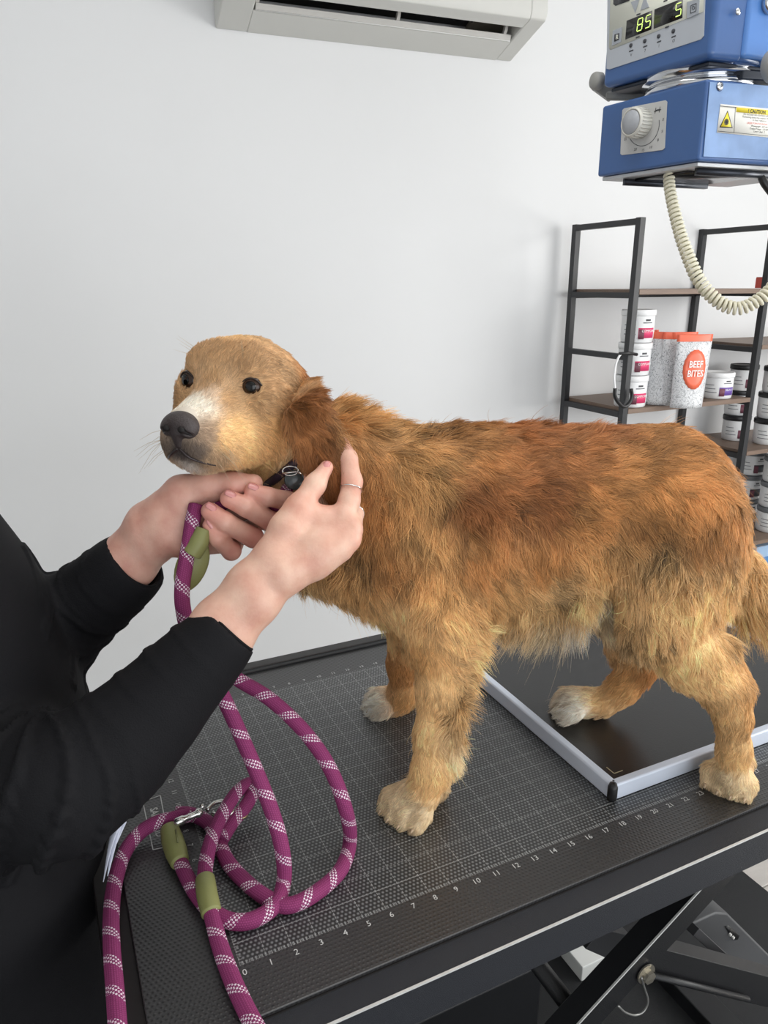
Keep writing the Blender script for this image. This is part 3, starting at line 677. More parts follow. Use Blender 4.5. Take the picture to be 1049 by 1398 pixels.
for Qd, digs in ((D1, ' 85'), (D2, '  5')):
    ds = mk('digital_display', MB().prism([FP(*p, .0039) for p in Qd], fn * .0008).vf, m_blk, cpn)
    for i, ch in enumerate(digs):
        u0 = .10 + .32 * i; u1 = u0 + .19; v0, v1 = .16, .80
        onb = MB(); offb = MB()
        for k, (p, q) in SEG.items():
            g = .07
            P_ = np.array(p, float); Q_ = np.array(q, float); dd = Q_ - P_; P2 = P_ + dd * g; Q2 = Q_ - dd * g
            f = lambda s: FP(*bil(Qd, u0 + (u1 - u0) * s[0] + .03 * (1 - s[1]), v0 + (v1 - v0) * s[1]), .0050)
            (onb if k in DIG[ch] else offb).bar(f(P2), f(Q2), 0.0012, .0004, fn)
        if onb.v: mk('lit_digit', onb.vf, m_seg, ds, smooth=False)
m_btn = mat('button_grey', (168, 174, 182), rough=.45); m_ink2 = mat('panel_ink', (62, 64, 70), rough=.5)
def btn(name, poly, ink=None):
    o = mk(name, MB().prism([FP(*p, .0039) for p in poly], fn * .001).vf, m_btn, cpn, bevel=.0004); return o
mk('button_arrow', MB().prism([FP(*p, .0039) for p in ((862, 3), (874, -2), (868, 17.5))], fn * .001).vf, m_btn, cpn, bevel=.0003)
mk('button_arrow', MB().prism([FP(*p, .0039) for p in ((875, 14.5), (881, -6), (887, 10))], fn * .001).vf, m_btn, cpn, bevel=.0003)
btn('button', ((837.5, 42), (850, 37), (848.5, 57.5), (836, 63)))
btn('button', ((939, 3), (956, -3), (955, 18.5), (938.5, 26)))
mk('button_symbol', MB().prism([FP(*p, .0051) for p in ((839.5, 47), (846, 45), (845.5, 54), (839, 57))], fn * .0004).vf, m_ink2, cpn)
fx_ = -fe
text('panel_lettering', 'R', .008, FP(842.7, 50.8, .0058), fx_, UP, m_pc, cpn, bold=.0003)
sq = [FP(*p, .0053) for p in ((943.5, 7.5), (951, 4.5), (950.5, 15), (943, 18))]
for i in range(4): mk('button_symbol', MB().bar(sq[i], sq[(i + 1) % 4], .0006, .0004, fn).vf, m_ink2, cpn)
mk('button_symbol', MB().tube([FP(947 + 1.8 * math.cos(t), 10.5 + 2.2 * math.sin(t), .0053) for t in np.linspace(0, 6.28, 16)], .0003, 5).vf, m_ink2, cpn)
for (x, y), s in (((862, 62), 'V'), ((881, 56), '7'), ((900, 49.5), 'I'), ((920, 42.5), 'O')):
    mk('indicator_lamp', MB().lathe([(.0028, 0), (.0026, .0012), (.0005, .0014)], FP(x, y, .0034), fn, 16).vf, m_ink2, cpn)
    mk('printed_caption', MB().bar(FP(x - 2.6, y + 8.4, .0036), FP(x + 3, y + 6.2, .0036), .0016, .0003, fn).vf, m_ink2, cpn)
    text('panel_lettering', s, .0055, FP(x, y + 13.2, .0037), fx_, UP, m_ink2, cpn)
for x, y in ((871, 50.8), (911, 36.8), (872, 19.5), (909, 1)): mk('printed_caption', MB().bar(FP(x - 2.6, y + 1, .0042), FP(x + 2.6, y - 1, .0042), .0018, .0003, fn).vf, m_ink2, cpn)
# dial plate and knob on the collimator
dp = mk('dial_plate', MB().prism([FP(*p, .0003) for p in ((850.5, 150.5), (853, 148), (909.5, 137), (911.8, 139), (908.5, 202), (905.5, 205), (850, 212), (847.8, 210))], fn * .0012).vf, mat('dial_grey', (196, 197, 196), rough=.45, noise=.05, nscale=50), xr, bevel=.0004)
kc = FP(877, 169, .0015); kr = .0195
prof = [(kr * .98, 0), (kr, .002), (kr, .022), (kr * .93, .0245), (kr * .86, .025), (kr * .84, .0235), (.001, .0235)]
kb = mk('dial_knob', MB().lathe(prof, kc, fn, 48).vf, mat('knob_cream', (214, 213, 205), rough=.4), dp)
mk('knob_cap', MB().lathe([(kr * .82, .0236), (kr * .80, .0250), (.001, .0252)], kc, fn, 40).vf, mat('knob_cap_grey', (176, 180, 186), rough=.35), dp)
kx = fe; ky = UP
rb_ = MB()
for k in range(26):
    a = 2 * math.pi * k / 26; dr = kx * math.cos(a) + ky * math.sin(a); rb_.bar(kc + dr * (kr + .0004) + fn * .003, kc + dr * (kr + .0004) + fn * .021, .0022, .0014, dr)
mk('knob_ribs', rb_.vf, mat('knob_cream', (0, 0, 0)), dp)
arc = [FP(879 + 22 * math.cos(t) * .98, 172 + 27 * math.sin(t) - (22 * math.cos(t)) * .18, .0017) for t in np.linspace(-.15, 2.75, 28)]
mk('dial_scale', MB().tube(arc, .0004, 5).vf, m_ink2, dp)
for t, s in ((-.15, '0'), (.35, '5'), (.75, '8'), (1.2, '10'), (1.6, '15'), (2.0, '20'), (2.75, '25')):
    text('dial_numeral', s, .0055, FP(879 + 27 * math.cos(t), 173 + 32 * math.sin(t) - 27 * math.cos(t) * .18, .0018), fx_, UP, m_ink2, dp)
for p, q in (((896, 147), (894.5, 155)), ((901.5, 145.5), (900.5, 153.5)), ((895.5, 150.5), (902, 148.8)), ((893.5, 152), (903, 149.6))): mk('dial_symbol', MB().bar(FP(*p, .0018), FP(*q, .0018), .0008, .0003, fn).vf, m_ink2, dp)
# side face: pale panel with window light put into its blue, screws, caution label
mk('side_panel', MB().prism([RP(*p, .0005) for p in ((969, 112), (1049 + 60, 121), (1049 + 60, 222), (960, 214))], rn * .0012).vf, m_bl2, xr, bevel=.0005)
cl = mk('warning_label', MB().prism([RP(*p, .0019) for p in ((984, 142), (1075, 151), (1073, 190), (979, 181))], rn * .0004).vf, mat('label_white', (244, 243, 236), rough=.5), xr)
m_yel = mat('label_yellow', (242, 220, 62), rough=.5); m_k = mat('label_black', (40, 38, 34), rough=.5)
mk('label_banner', MB().prism([RP(*p, .0024) for p in ((1006, 146.3), (1074, 152.8), (1074, 159.5), (1005.5, 152.8))], rn * .0003).vf, m_yel, cl)
mk('warning_triangle', MB().prism([RP(*p, .0023) for p in ((993.8, 151), (1000.6, 175), (982.6, 174))], rn * .0003).vf, m_k, cl)
mk('warning_triangle', MB().prism([RP(*p, .0027) for p in ((993.6, 153.3), (998.8, 173.4), (984.6, 172.6))], rn * .0003).vf, m_yel, cl)
sb = MB()
for k in range(8):
    a = math.pi * k / 8; c = RP(992.4, 166.5, .0031); dr = re_ * math.cos(a) + UP * math.sin(a); sb.bar(c - dr * .0042, c + dr * .0042, .0009, .0003, rn)
mk('laser_burst', sb.vf, m_k, cl, smooth=False)
mk('label_border', MB().bar(RP(1004.5, 146, .0025), RP(1002.5, 181.5, .0025), .0006, .0003, rn).bar(RP(984, 144.5, .0025), RP(1074, 153, .0025), .0005, .0003, rn).bar(RP(981, 179, .0025), RP(1073, 188, .0025), .0005, .0003, rn).vf, m_k, cl)
text('label_lettering', '! CAUTION', .0062, RP(1034, 152.6, .0029), re_, UP, m_k, cl, bold=.0002)
for i, (s, mm) in enumerate((('Do not look into the beam while in use.', m_k), ('Positioning lamp may expose the operator', m_k), ('to laser radiation.', m_k), ('LASER POINTER RADIATION', mat('label_red', (206, 66, 54), rough=.5)), ('Wavelength  650 nm', m_k), ('Output Power  1.0 mW', m_k), ('Laser Class  2', m_k))):
    text('label_lettering', s, .0036, RP(1038 - .15 * i, 157.6 + 3.55 * i + (1 if i > 2 else 0), .0026), re_, UP, mm, cl)
for p in ((983, 118),): 
    mk('screw', MB().lathe([(.0052, 0), (.0052, .0012), (.0030, .0022), (.0006, .0022)], RP(*p, .0017), rn, 20).vf, m_chr, xr)
    mk('screw_ring', MB().lathe([(.0062, 0), (.0062, .0006), (.0005, .0007)], RP(*p, .0015), rn, 20).vf, mat('screw_ring_blue', (52, 76, 120), rough=.4), xr)
mk('screw', MB().lathe([(.0045, 0), (.0042, .0012), (.0006, .002)], RP(1008, 16, .0075), rn, 20).vf, m_chr, xr)
# left side knob and clamp
kp = D(815, 117, 1.14)
mk('clamp_knob', MB().lathe([(.009, 0), (.0125, .002), (.0125, .012), (.011, .015), (.001, .0155)], D(813, 110, 1.145) + (0.012, 0, 0), -re_, 24).vf, mat('knob_grey', (158, 158, 154), rough=.5), xr)
mk('clamp_arm', MB().bar(D(812, 112, 1.17), D(838, 131, 1.17), .016, .02).vf, mat('arm_grey', (140, 140, 136), rough=.45), xr, bevel=.003)
mk('clamp_arm', MB().bar(D(828, 131, 1.16), D(905, 132, 1.13), .012, .012).vf, mat('arm_grey', (140, 140, 136), rough=.45), xr, bevel=.003)
mk('side_dial', MB().lathe([(.016, 0), (.021, .004), (.021, .02), (.018, .023), (.001, .0235)], D(1052, 92, .985), rn, 32).vf, mat('knob_grey', (0, 0, 0)), xr)
mk('side_button', MB().lathe([(.014, 0), (.014, .006), (.012, .008), (.001, .0085)], RP(1052, 4, .008), rn, 32).vf, m_chr, xr)
# stand: arm and column outside the picture
armA = B_ * (1, 1, 0) + re_ * .28 + fe * .08 + UP * (zu + .12)
mk('support_arm', MB().bar(armA, armA + re_ * .94, .05, .06).vf, m_dk, xr, bevel=.004)
pcx = armA + re_ * .95
mk('support_column', MB().lathe([(.028, FL + .05), (.028, .0), (.028, CE - .6)], pcx * (1, 1, 0), n=32).vf, m_chr, xr)
mk('stand_base', MB().lathe([(.02, FL), (.24, FL), (.25, FL + .02), (.22, FL + .05), (.03, FL + .06)], pcx * (1, 1, 0), n=48).vf, m_dk, xr)
# coiled cord
cord_c = spline([D(x, y, d) for x, y, d in ((914, 236, 1.09), (914, 248, 1.09), (916, 265, 1.085), (922, 292, 1.08), (930, 322, 1.075), (940, 350, 1.07), (952, 378, 1.065), (968, 400, 1.06), (988, 416, 1.055), (1010, 421, 1.05), (1032, 412, 1.045), (1052, 396, 1.04), (1072, 366, 1.04), (1088, 310, 1.04), (1098, 230, 1.04), (1100, 180, 1.04))], 1400)
fr = frames(cord_c); L_ = np.r_[0, np.cumsum(np.linalg.norm(np.diff(cord_c, axis=0), axis=1))]; cp = []
for i in range(len(cord_c)):
    t = L_[i] / L_[-1]; tight = min(1, max(0, (t - .04) / .25)); R0 = .0060 + .0016 * tight
    ph = L_[i] * 2 * math.pi / .0068
    cp.append(cord_c[i] + R0 * (math.cos(ph) * fr[i][1] + math.sin(ph) * fr[i][2]))
o = mk('coiled_cable', MB().tube(cp, .0026, 6).vf, mat('cable_cream', (226, 222, 200), rough=.45), None); meta(o, 'cream coiled cable hanging below the blue x-ray unit', 'cable')
o = mk('power_cable', MB().tube(spline([D(x, y, d) for x, y, d in ((1037, 222, 1.08), (1038, 236, 1.08), (1045, 252, 1.08), (1062, 268, 1.09), (1085, 250, 1.1), (1100, 150, 1.12))], 30), .0052, 12).vf, m_lidb); meta(o, 'thick black cable leaving the underside of the x-ray unit', 'cable')

# ------------------------------------------------------------------ the dog
DP0 = np.array([.61, .06, 0]); DU = np.array([-.5, .25, 0]); DU /= np.linalg.norm(DU); DN = np.array([DU[1], -DU[0], 0])
DN = DN if (CAM - DP0) @ DN > 0 else -DN            # DU: tail to head, DN: from the mid-plane towards its left flank
def B(px, py, off=0.0):                             # point of the dog's plane (or beside it) seen at px, py
    return TP(px, py, DP0 + DN * off, DN)
PM = 1160.0
def r_(px): return px / PM
HO = B(334, 538, .02)                               # centre of the skull
yaw = math.radians(18); pit = math.radians(6)
HF = (DU * math.sin(yaw) + DN * math.cos(yaw)) * math.cos(pit) + UP * math.sin(pit)
HS = -DU * math.cos(yaw) + DN * math.sin(yaw)       # towards its left ear (right in the picture)
HU = np.cross(HF, HS); HU = HU if HU[2] > 0 else -HU
roll = math.radians(3)
HS, HU = HS * math.cos(roll) - HU * math.sin(roll), HU * math.cos(roll) + HS * math.sin(roll)
HR = [HF, HS, HU]
def hp(f, s, u): return HO + HF * f + HS * s + HU * u

VOX = .0028
S = SDF((-.03, -.14, 0), (.80, .48, .60), VOX)
BR = [DU, DN, UP]
def E(px, py, off, ra, rv, w, k=.03, tilt=0.0):
    R = BR
    if tilt:
        a = math.radians(tilt); R = [DU * math.cos(a) + UP * math.sin(a), DN, UP * math.cos(a) - DU * math.sin(a)]
    S.ell(B(px, py, off), (r_(ra), w, r_(rv)), R, k)
# trunk
E(610, 716, 0, 135, 134, .088, .03); E(700, 716, 0, 135, 136, .084, .04); E(800, 694, 0, 120, 110, .078, .04)
E(893, 680, 0, 104, 98, .080, .04, -12); E(930, 728, 0, 66, 96, .072, .03)
E(545, 735, 0, 95, 118, .078, .04); E(480, 742, 0, 72, 82, .062, .03)
# neck
S.cone(B(548, 672, 0), B(452, 640, 0), r_(82), r_(62), .04); S.cone(B(452, 640, 0), B(390, 610, .01), r_(62), r_(52), .035)
S.cone(B(500, 640, .0), B(455, 600, .0), r_(55), r_(38), .03)
S.cone(B(430, 745, .0), B(400, 660, .01), r_(48), r_(44), .03)
# shoulder and thigh muscles
E(566, 735, .052, 58, 110, .040, .035, 12); E(590, 838, .078, 46, 62, .036, .03)
E(930, 760, .045, 74, 95, .046, .04, 10); E(905, 825, .055, 50, 68, .038, .03, 20)
E(566, 800, -.045, 50, 80, .038, .03); E(860, 800, -.05, 55, 80, .040, .03)
# near foreleg
def leg(pts, k=.02):
    S.chain([p[0] for p in pts], [p[1] for p in pts], k)
leg([(B(606, 850, .090), r_(42)), (B(604, 890, .100), r_(34)), (B(600, 940, .108), r_(27)), (B(595, 1000, .118), r_(23)), (B(590, 1045, .124), r_(22)), (B(578, 1082, .130), r_(24))])
def paw(tip, back, w, zz=0.0, hgt=.03, toes=4, spread=.5, k=.006):
    # tip: centre point between the toe ends, back: heel, both on the ground plane zz
    t = np.array(tip, float); b_ = np.array(back, float); d = (t - b_); L = np.linalg.norm(d[:2]); d = np.array([d[0], d[1], 0]) / L; sd = np.array([-d[1], d[0], 0])
    S.cone(b_ * (1, 1, 0) + UP * (zz + hgt * .62), t * (1, 1, 0) - d * L * .35 + UP * (zz + hgt * .58), w * .32, w * .36, .012)
    out = []
    for i in range(toes):
        q = (i - (toes - 1) / 2) / ((toes - 1) / 2)
        fw = L * (.0 - .10 * q * q)
        r0 = w * .158
        a = t * (1, 1, 0) - d * L * .42 + sd * q * w * .27 + UP * (zz + hgt * .62)
        kn = t * (1, 1, 0) - d * (L * .12 - fw) + sd * q * w * .35 + UP * (zz + hgt * .50)
        e = t * (1, 1, 0) + d * (fw + .002) + sd * q * w * .38 + UP * (zz + r0 * .80)
        S.chain([a, kn, e], [r0 * 1.05, r0 * 1.2, r0 * .85], k)
        out.append((e, d, sd, r0))
    return out
TOES = []
TOES += paw(T(545, 1126, 0), T(588, 1092, 0), .066, 0, .038)
# far foreleg
leg([(B(560, 850, -.07), r_(36)), (B(550, 905, -.09), r_(22)), (B(547, 945, -.10), r_(17)), (B(545, 962, -.105), r_(18))])
TOES += paw(T(511, 972, 0), T(553, 966, 0), .058, 0, .030)
# near hind leg
leg([(B(905, 850, .062), r_(50)), (B(950, 900, .070), r_(38)), (B(990, 942, .074), r_(27)), (B(1001, 975, .074), r_(20)), (B(1003, 1020, .076), r_(18)), (B(1001, 1060, .078), r_(21))])
S.cone(B(1012, 938, .074), B(985, 880, .068), r_(12), r_(12), .02)      # heel tendon
TOES += paw(T(990, 1086, 0), T(1003, 1058, 0), .060, 0, .038)
# far hind leg
leg([(B(850, 830, -.055), r_(44)), (B(862, 878, -.060), r_(33)), (B(872, 908, -.062), r_(24)), (B(852, 938, -.062), r_(21)), (B(828, 960, -.062), r_(19))])
S.cone(B(884, 905, -.062), B(878, 850, -.058), r_(11), r_(14), .02)
TOES += paw(T(768, 975, .0215), T(815, 975, .0215), .062, .0215, .034)
# tail
tail_pts = [B(985, 742, 0), B(1012, 775, 0), B(1030, 812, .0), B(1062, 828, .0), B(1100, 815, 0), B(1140, 785, 0)]
S.chain(tail_pts, [r_(24), r_(19), r_(15), r_(12), r_(9), r_(6)], .02)
# head
S.ell(hp(-.004, .002, .006), (.066, .059, .056), HR, .02)
S.ell(hp(-.045, 0, -.012), (.045, .052, .052), HR, .03)
S.cone(hp(.03, 0, -.012), hp(.104, 0, -.034), .038, .027, .02)
S.ell(hp(.094, .016, -.046), (.028, .019, .024), HR, .012); S.ell(hp(.094, -.016, -.046), (.028, .019, .024), HR, .012)
S.ell(hp(.064, .030, -.046), (.036, .021, .027), HR, .015); S.ell(hp(.064, -.030, -.046), (.036, .021, .027), HR, .015)
S.cone(hp(.02, 0, -.062), hp(.090, 0, -.060), .030, .018, .012)
for sg in (1, -1):
    S.ell(hp(.020, sg * .044, -.030), (.038, .024, .036), HR, .025)
    S.ell(hp(.046, sg * .028, .034), (.014, .016, .012), HR, .02); S.ell(hp(.036, sg * .046, .002), (.022, .014, .020), HR, .015)
S.ell(hp(.026, .003, .034), (.034, .038, .024), HR, .02); S.cone(hp(.062, 0, -.001), hp(.035, 0, .03), .014, .012, .02)
EYE = []
for sg in (1, -1):
    ec = hp(.0468, sg * .0368, .0130); EYE.append(ec)
    S.ell(hp(.064, sg * .0420, .0128), (.0135, .0122, .0088), HR, .003, '-')
S.cone(hp(.112, .007, -.0625), hp(.078, .034, -.066), .0022, .002, .004, '-')   # mouth line
S.cone(hp(.112, -.007, -.0625), hp(.078, -.034, -.066), .0022, .002, .004, '-')
# ears: the near one is lifted by the hand, the far one hangs
def flap(pts, ws, th=.006, nrm=DN):
    for i in range(len(pts) - 1):
        for t in np.linspace(0, 1, 5, endpoint=(i == len(pts) - 2)):
            c = pts[i] * (1 - t) + pts[i + 1] * t; wv = ws[i] * (1 - t) + ws[i + 1] * t; d = pts[i + 1] - pts[i]; d /= np.linalg.norm(d)
            n = nrm - d * (nrm @ d); n /= np.linalg.norm(n); sd = np.cross(d, n)
            S.ell(c, (.014, wv, th), [d, sd, n], .006)
EARP = [hp(-.034, .056, .012), B(414, 562, .086), B(434, 602, .098), B(452, 640, .100), B(458, 668, .096)]
flap(EARP, [.016, .023, .023, .017, .010], .0050, DN)
FE = [hp(-.02, -.056, .02), hp(.0, -.066, -.02), hp(.005, -.066, -.05)]
flap(FE, [.016, .024, .018], .006, HS)
S.clip_below(.0008)
DV, DQ = S.mesh(1)
dog = thing('dog', 'young golden retriever standing on the table looking at the camera', 'dog', (.42, .15, 0))

# coat: colour, lie and length of the hair, given at points of the body and blended between them
cD = (168, 110, 66); cG = (200, 144, 88); cH = (222, 172, 112); cL = (240, 196, 138); cC = (242, 216, 176); cW = (246, 236, 220); cE = (158, 102, 58); cF = (202, 162, 118); cK = (70, 62, 60)
CT = []
def ct(px, py, off, dx, dy, ln, col, lift=.25):
    CT.append((B(px, py, off), -DU * dx - UP * dy, ln, col, lift))
def ch(p, d, ln, col, lift=.15): CT.append((np.array(p), np.array(d), ln, col, lift))
# back and flanks (both sides)
for o in (.085, -.085):
    for a in ((470, 590, .6, .5, 30, cH), (520, 610, .8, .5, 28, cG), (560, 640, .5, .9, 30, cH), (575, 720, .25, 1, 30, cH), (600, 790, .1, 1, 24, cH),
              (640, 610, 1, .25, 26, cG), (650, 680, .9, .6, 24, cD), (650, 760, .6, .9, 24, cG), (680, 820, .6, .9, 26, cH), (720, 600, 1, .1, 26, cD), (740, 680, 1, .4, 24, cD), (740, 760, .8, .7, 24, cG), (760, 810, .5, 1, 30, cL),
              (800, 610, 1, .15, 24, cD), (810, 700, .9, .5, 22, cG), (820, 770, .5, 1, 24, cH), (870, 620, 1, .3, 22, cG), (880, 700, .7, .8, 22, cG), (940, 650, .9, .7, 22, cG), (960, 720, .3, 1, 22, cG),
              (900, 780, .1, 1, 22, cL), (950, 800, .2, 1, 24, cL), (905, 850, .3, 1, 20, cL), (500, 700, .4, 1, 26, cG), (470, 780, .3, 1, 28, cH), (560, 830, .1, 1, 18, cL), (540, 760, .3, 1, 24, cG), (600, 860, .1, 1, 18, cL)):
        ct(a[0], a[1], o, *a[2:])
# spine
for a in ((470, 565, .8, -.3, 30, cH, .5), (540, 580, 1, -.1, 30, cH, .4), (620, 580, 1, -.1, 26, cG, .35), (720, 578, 1, 0, 24, cD, .3), (820, 578, 1, 0, 24, cD, .3), (890, 582, 1, .2, 24, cG, .35), (960, 620, .8, .8, 22, cG, .3), (1000, 690, .3, 1, 22, cH, .3), (1005, 760, .2, 1, 30, cL, .4)):
    ct(a[0], a[1], 0, *a[2:])
# neck, chest, belly
ct(402, 628, .055, .1, 1, 26, (206, 178, 140)); ct(430, 640, .05, .3, 1, 26, cH); ct(420, 700, .05, .2, 1, 30, cH); ct(400, 740, 0, -.1, 1, 28, cL); ct(440, 820, 0, .5, 1, 28, cL); ct(500, 850, 0, .6, .9, 26, cL)
ct(420, 620, -.05, .3, 1, 26, cH)
for x, y, c, l in ((560, 860, cH, 16), (640, 850, cL, 22), (690, 838, cL, 30), (730, 832, cC, 46), (765, 820, cC, 58), (800, 805, cW, 50), (835, 800, cC, 20)):
    ct(x, y, 0, -.25 if x < 780 else .15, 1, l, c, .15); ct(x, y - 10, .05, -.1, 1, l * .7, cL, .2)
# legs
ct(645, 870, .09, .8, .9, 32, cL, .4); ct(640, 910, .10, .8, .9, 30, cL, .4); ct(634, 960, .105, .8, .9, 30, cL, .4); ct(626, 1000, .11, .6, 1, 26, cL, .35); ct(616, 1010, .115, .5, 1, 26, cC, .35); ct(575, 900, .12, 0, 1, 10, cH, .08); ct(570, 960, .13, 0, 1, 8, cL, .08); ct(600, 940, .14, .1, 1, 11, cL, .08); ct(575, 1030, .135, 0, 1, 10, cL, .1); ct(585, 1065, .14, -.2, 1, 10, cL, .1)
ct(560, 1100, .14, -.7, .7, 7, cC, .08); ct(530, 1115, .14, -.7, .7, 6, cC, .08)
ct(545, 910, -.09, 0, 1, 9, cG, .1); ct(548, 950, -.10, -.3, 1, 9, cH, .1); ct(515, 965, -.10, -1, .5, 13, cW, .2)
ct(940, 890, .10, .5, 1, 16, cL, .15); ct(975, 930, .10, .4, 1, 13, cL, .12); ct(1000, 980, .10, .1, 1, 9, cL, .1); ct(1003, 1040, .10, 0, 1, 9, cL, .1); ct(1018, 920, .07, .2, 1, 15, cH, .2); ct(990, 1080, .10, -.1, 1, 7, cC, .1); ct(1000, 850, .05, .2, 1, 26, cL, .25); ct(1018, 960, .08, .1, 1, 13, cH, .15)
ct(850, 850, -.03, .3, 1, 20, cC, .15); ct(870, 880, -.03, .3, 1, 12, cH, .12); ct(880, 910, -.05, -.1, 1, 12, cG, .15); ct(850, 935, -.04, -.7, .8, 9, cH, .1); ct(820, 962, -.04, -.9, .5, 9, cL, .1); ct(775, 975, -.03, -1, .4, 11, cW, .15); ct(800, 975, -.03, -1, .5, 10, cW, .12)
# tail
ct(1005, 785, 0, .2, 1, 38, cL, .3); ct(1015, 815, .01, .3, 1, 48, cL, .3); ct(1040, 835, .01, .1, 1, 50, cL, .25); ct(1070, 845, 0, .3, 1, 50, cH, .25); ct(1110, 830, 0, .5, 1, 50, cH, .25)
# head, in its own axes
BK = -HF
ch(hp(.125, 0, -.012), BK * .8 + HU * .5, 4, cW, .1); ch(hp(.106, .008, -.006), BK * .8 + HU * .5, 5, cW, .1); ch(hp(.104, -.010, -.006), BK * .8 + HU * .5, 5, cW, .1); ch(hp(.098, .0, -.002), BK * .8 + HU * .5, 5, cW, .1)
ch(hp(.088, .006, .001), BK * .6 + HU * .8, 6, (226, 202, 176), .1); ch(hp(.080, -.004, .005), BK * .6 + HU * .8, 6, cF, .1)
ch(hp(.072, 0, .018), BK * .4 + HU, 6, cF, .1); ch(hp(.06, 0, .045), BK * .5 + HU, 7, cF, .12); ch(hp(.03, 0, .066), BK + HU * .2, 10, cL, .2); ch(hp(0, 0, .072), BK, 14, cF, .2)
for sg in (1, -1):
    ch(hp(.05, sg * .03, .045), BK * .6 + HU + HS * sg * .3, 7, cF, .12); ch(hp(.02, sg * .045, .045), BK + HS * sg * .3 - HU * .2, 12, cF, .2); ch(hp(.01, sg * .058, .02), BK - HU * .5, 14, cF, .2)
    ch(hp(.045, sg * .048, -.002), BK - HU * .2, 7, cF, .1); ch(hp(.04, sg * .05, -.03), BK - HU * .4, 9, cH, .15); ch(hp(.015, sg * .06, -.03), BK - HU * .7, 14, cF, .25)
    ch(hp(.075, sg * .022, -.002), BK - HU * .1 + HS * sg * .3, 5, cF, .1); ch(hp(.08, sg * .035, -.03), BK - HU * .25, 7, cL, .15); ch(hp(.075, sg * .038, -.055), BK - HU * .4, 9, cL, .2)
    ch(hp(.115, sg * .024, -.035), BK - HU * .5, 5, (176, 150, 126), .2); ch(hp(.125, sg * .020, -.050), -HU - HF * .4, 5, (112, 98, 88), .2); ch(hp(.104, sg * .030, -.058), -HU - HF * .5, 6, (190, 160, 128), .2); ch(hp(.10, sg * .034, -.040), BK - HU * .3, 6, cL, .12)
    ch(hp(.03, sg * .04, -.07), BK - HU * .6, 14, cL, .3); ch(hp(-.01, sg * .055, -.05), BK * .6 - HU, 18, cG, .3)
ch(hp(.122, 0, -.052), -HU, 4, cK, .15); ch(hp(.118, 0, -.076), BK * .6 - HU, 6, (214, 204, 196), .2); ch(hp(.08, 0, -.088), BK - HU, 9, (205, 182, 150), .3); ch(hp(.03, 0, -.09), BK - HU, 12, cL, .3)
eD = B(470, 640, 0) - B(410, 545, 0); eD /= np.linalg.norm(eD)
for i, p in enumerate(EARP):
    ch(p + DN * .01, eD + (-UP * .25), (14, 20, 24, 24, 22)[i], (cG, cE, cE, cE, cE)[i], .08); ch(p - DN * .012, eD, 20, cE, .15)
CP = np.array([c[0] for c in CT]); CDI = np.array([c[1] / (np.linalg.norm(c[1]) + 1e-9) for c in CT]); CLN = np.array([c[2] for c in CT]) * .001
CCO = np.array([lin(c[3]) for c in CT]); CLI = np.array([c[4] for c in CT])
def coat(P):
    d_ = np.zeros((len(P), 3)); l_ = np.zeros(len(P)); c_ = np.zeros((len(P), 3)); f_ = np.zeros(len(P))
    for a in range(0, len(P), 20000):
        q = P[a:a + 20000]; dd = ((q[:, None, :] - CP[None]) ** 2).sum(2); w = 1 / (dd + 4e-5) ** 2.1; w /= w.sum(1, keepdims=True)
        d_[a:a + 20000] = w @ CDI; l_[a:a + 20000] = w @ CLN; c_[a:a + 20000] = w @ CCO; f_[a:a + 20000] = w @ CLI
    return d_, l_, c_, f_
DVN = vnormals(DV, DQ)
_, _, vc, _ = coat(DV)
body = mk('body', (DV, DQ), None, dog)
ca = body.data.color_attributes.new('Col', 'FLOAT_COLOR', 'POINT')
nzv = .5 + .5 * snoise(DV, 60, 3)
ca.data.foreach_set('color', np.hstack([vc * (.72 + .2 * nzv[:, None]), np.ones((len(vc), 1))]).astype(np.float32).ravel())
def hairmat(name, rough=.5, spec=.25, bump=False):
    m = bpy.data.materials.new(name); m.use_nodes = True; nt = m.node_tree; b = nt.nodes['Principled BSDF']
    at = nt.nodes.new('ShaderNodeAttribute'); at.attribute_name = 'Col'; nt.links.new(at.outputs['Color'], b.inputs['Base Color'])
    b.inputs['Roughness'].default_value = rough; b.inputs['Specular IOR Level'].default_value = spec
    return m
body.data.materials.append(hairmat('undercoat', .9, .05))
DKD = KDTree(len(DV))

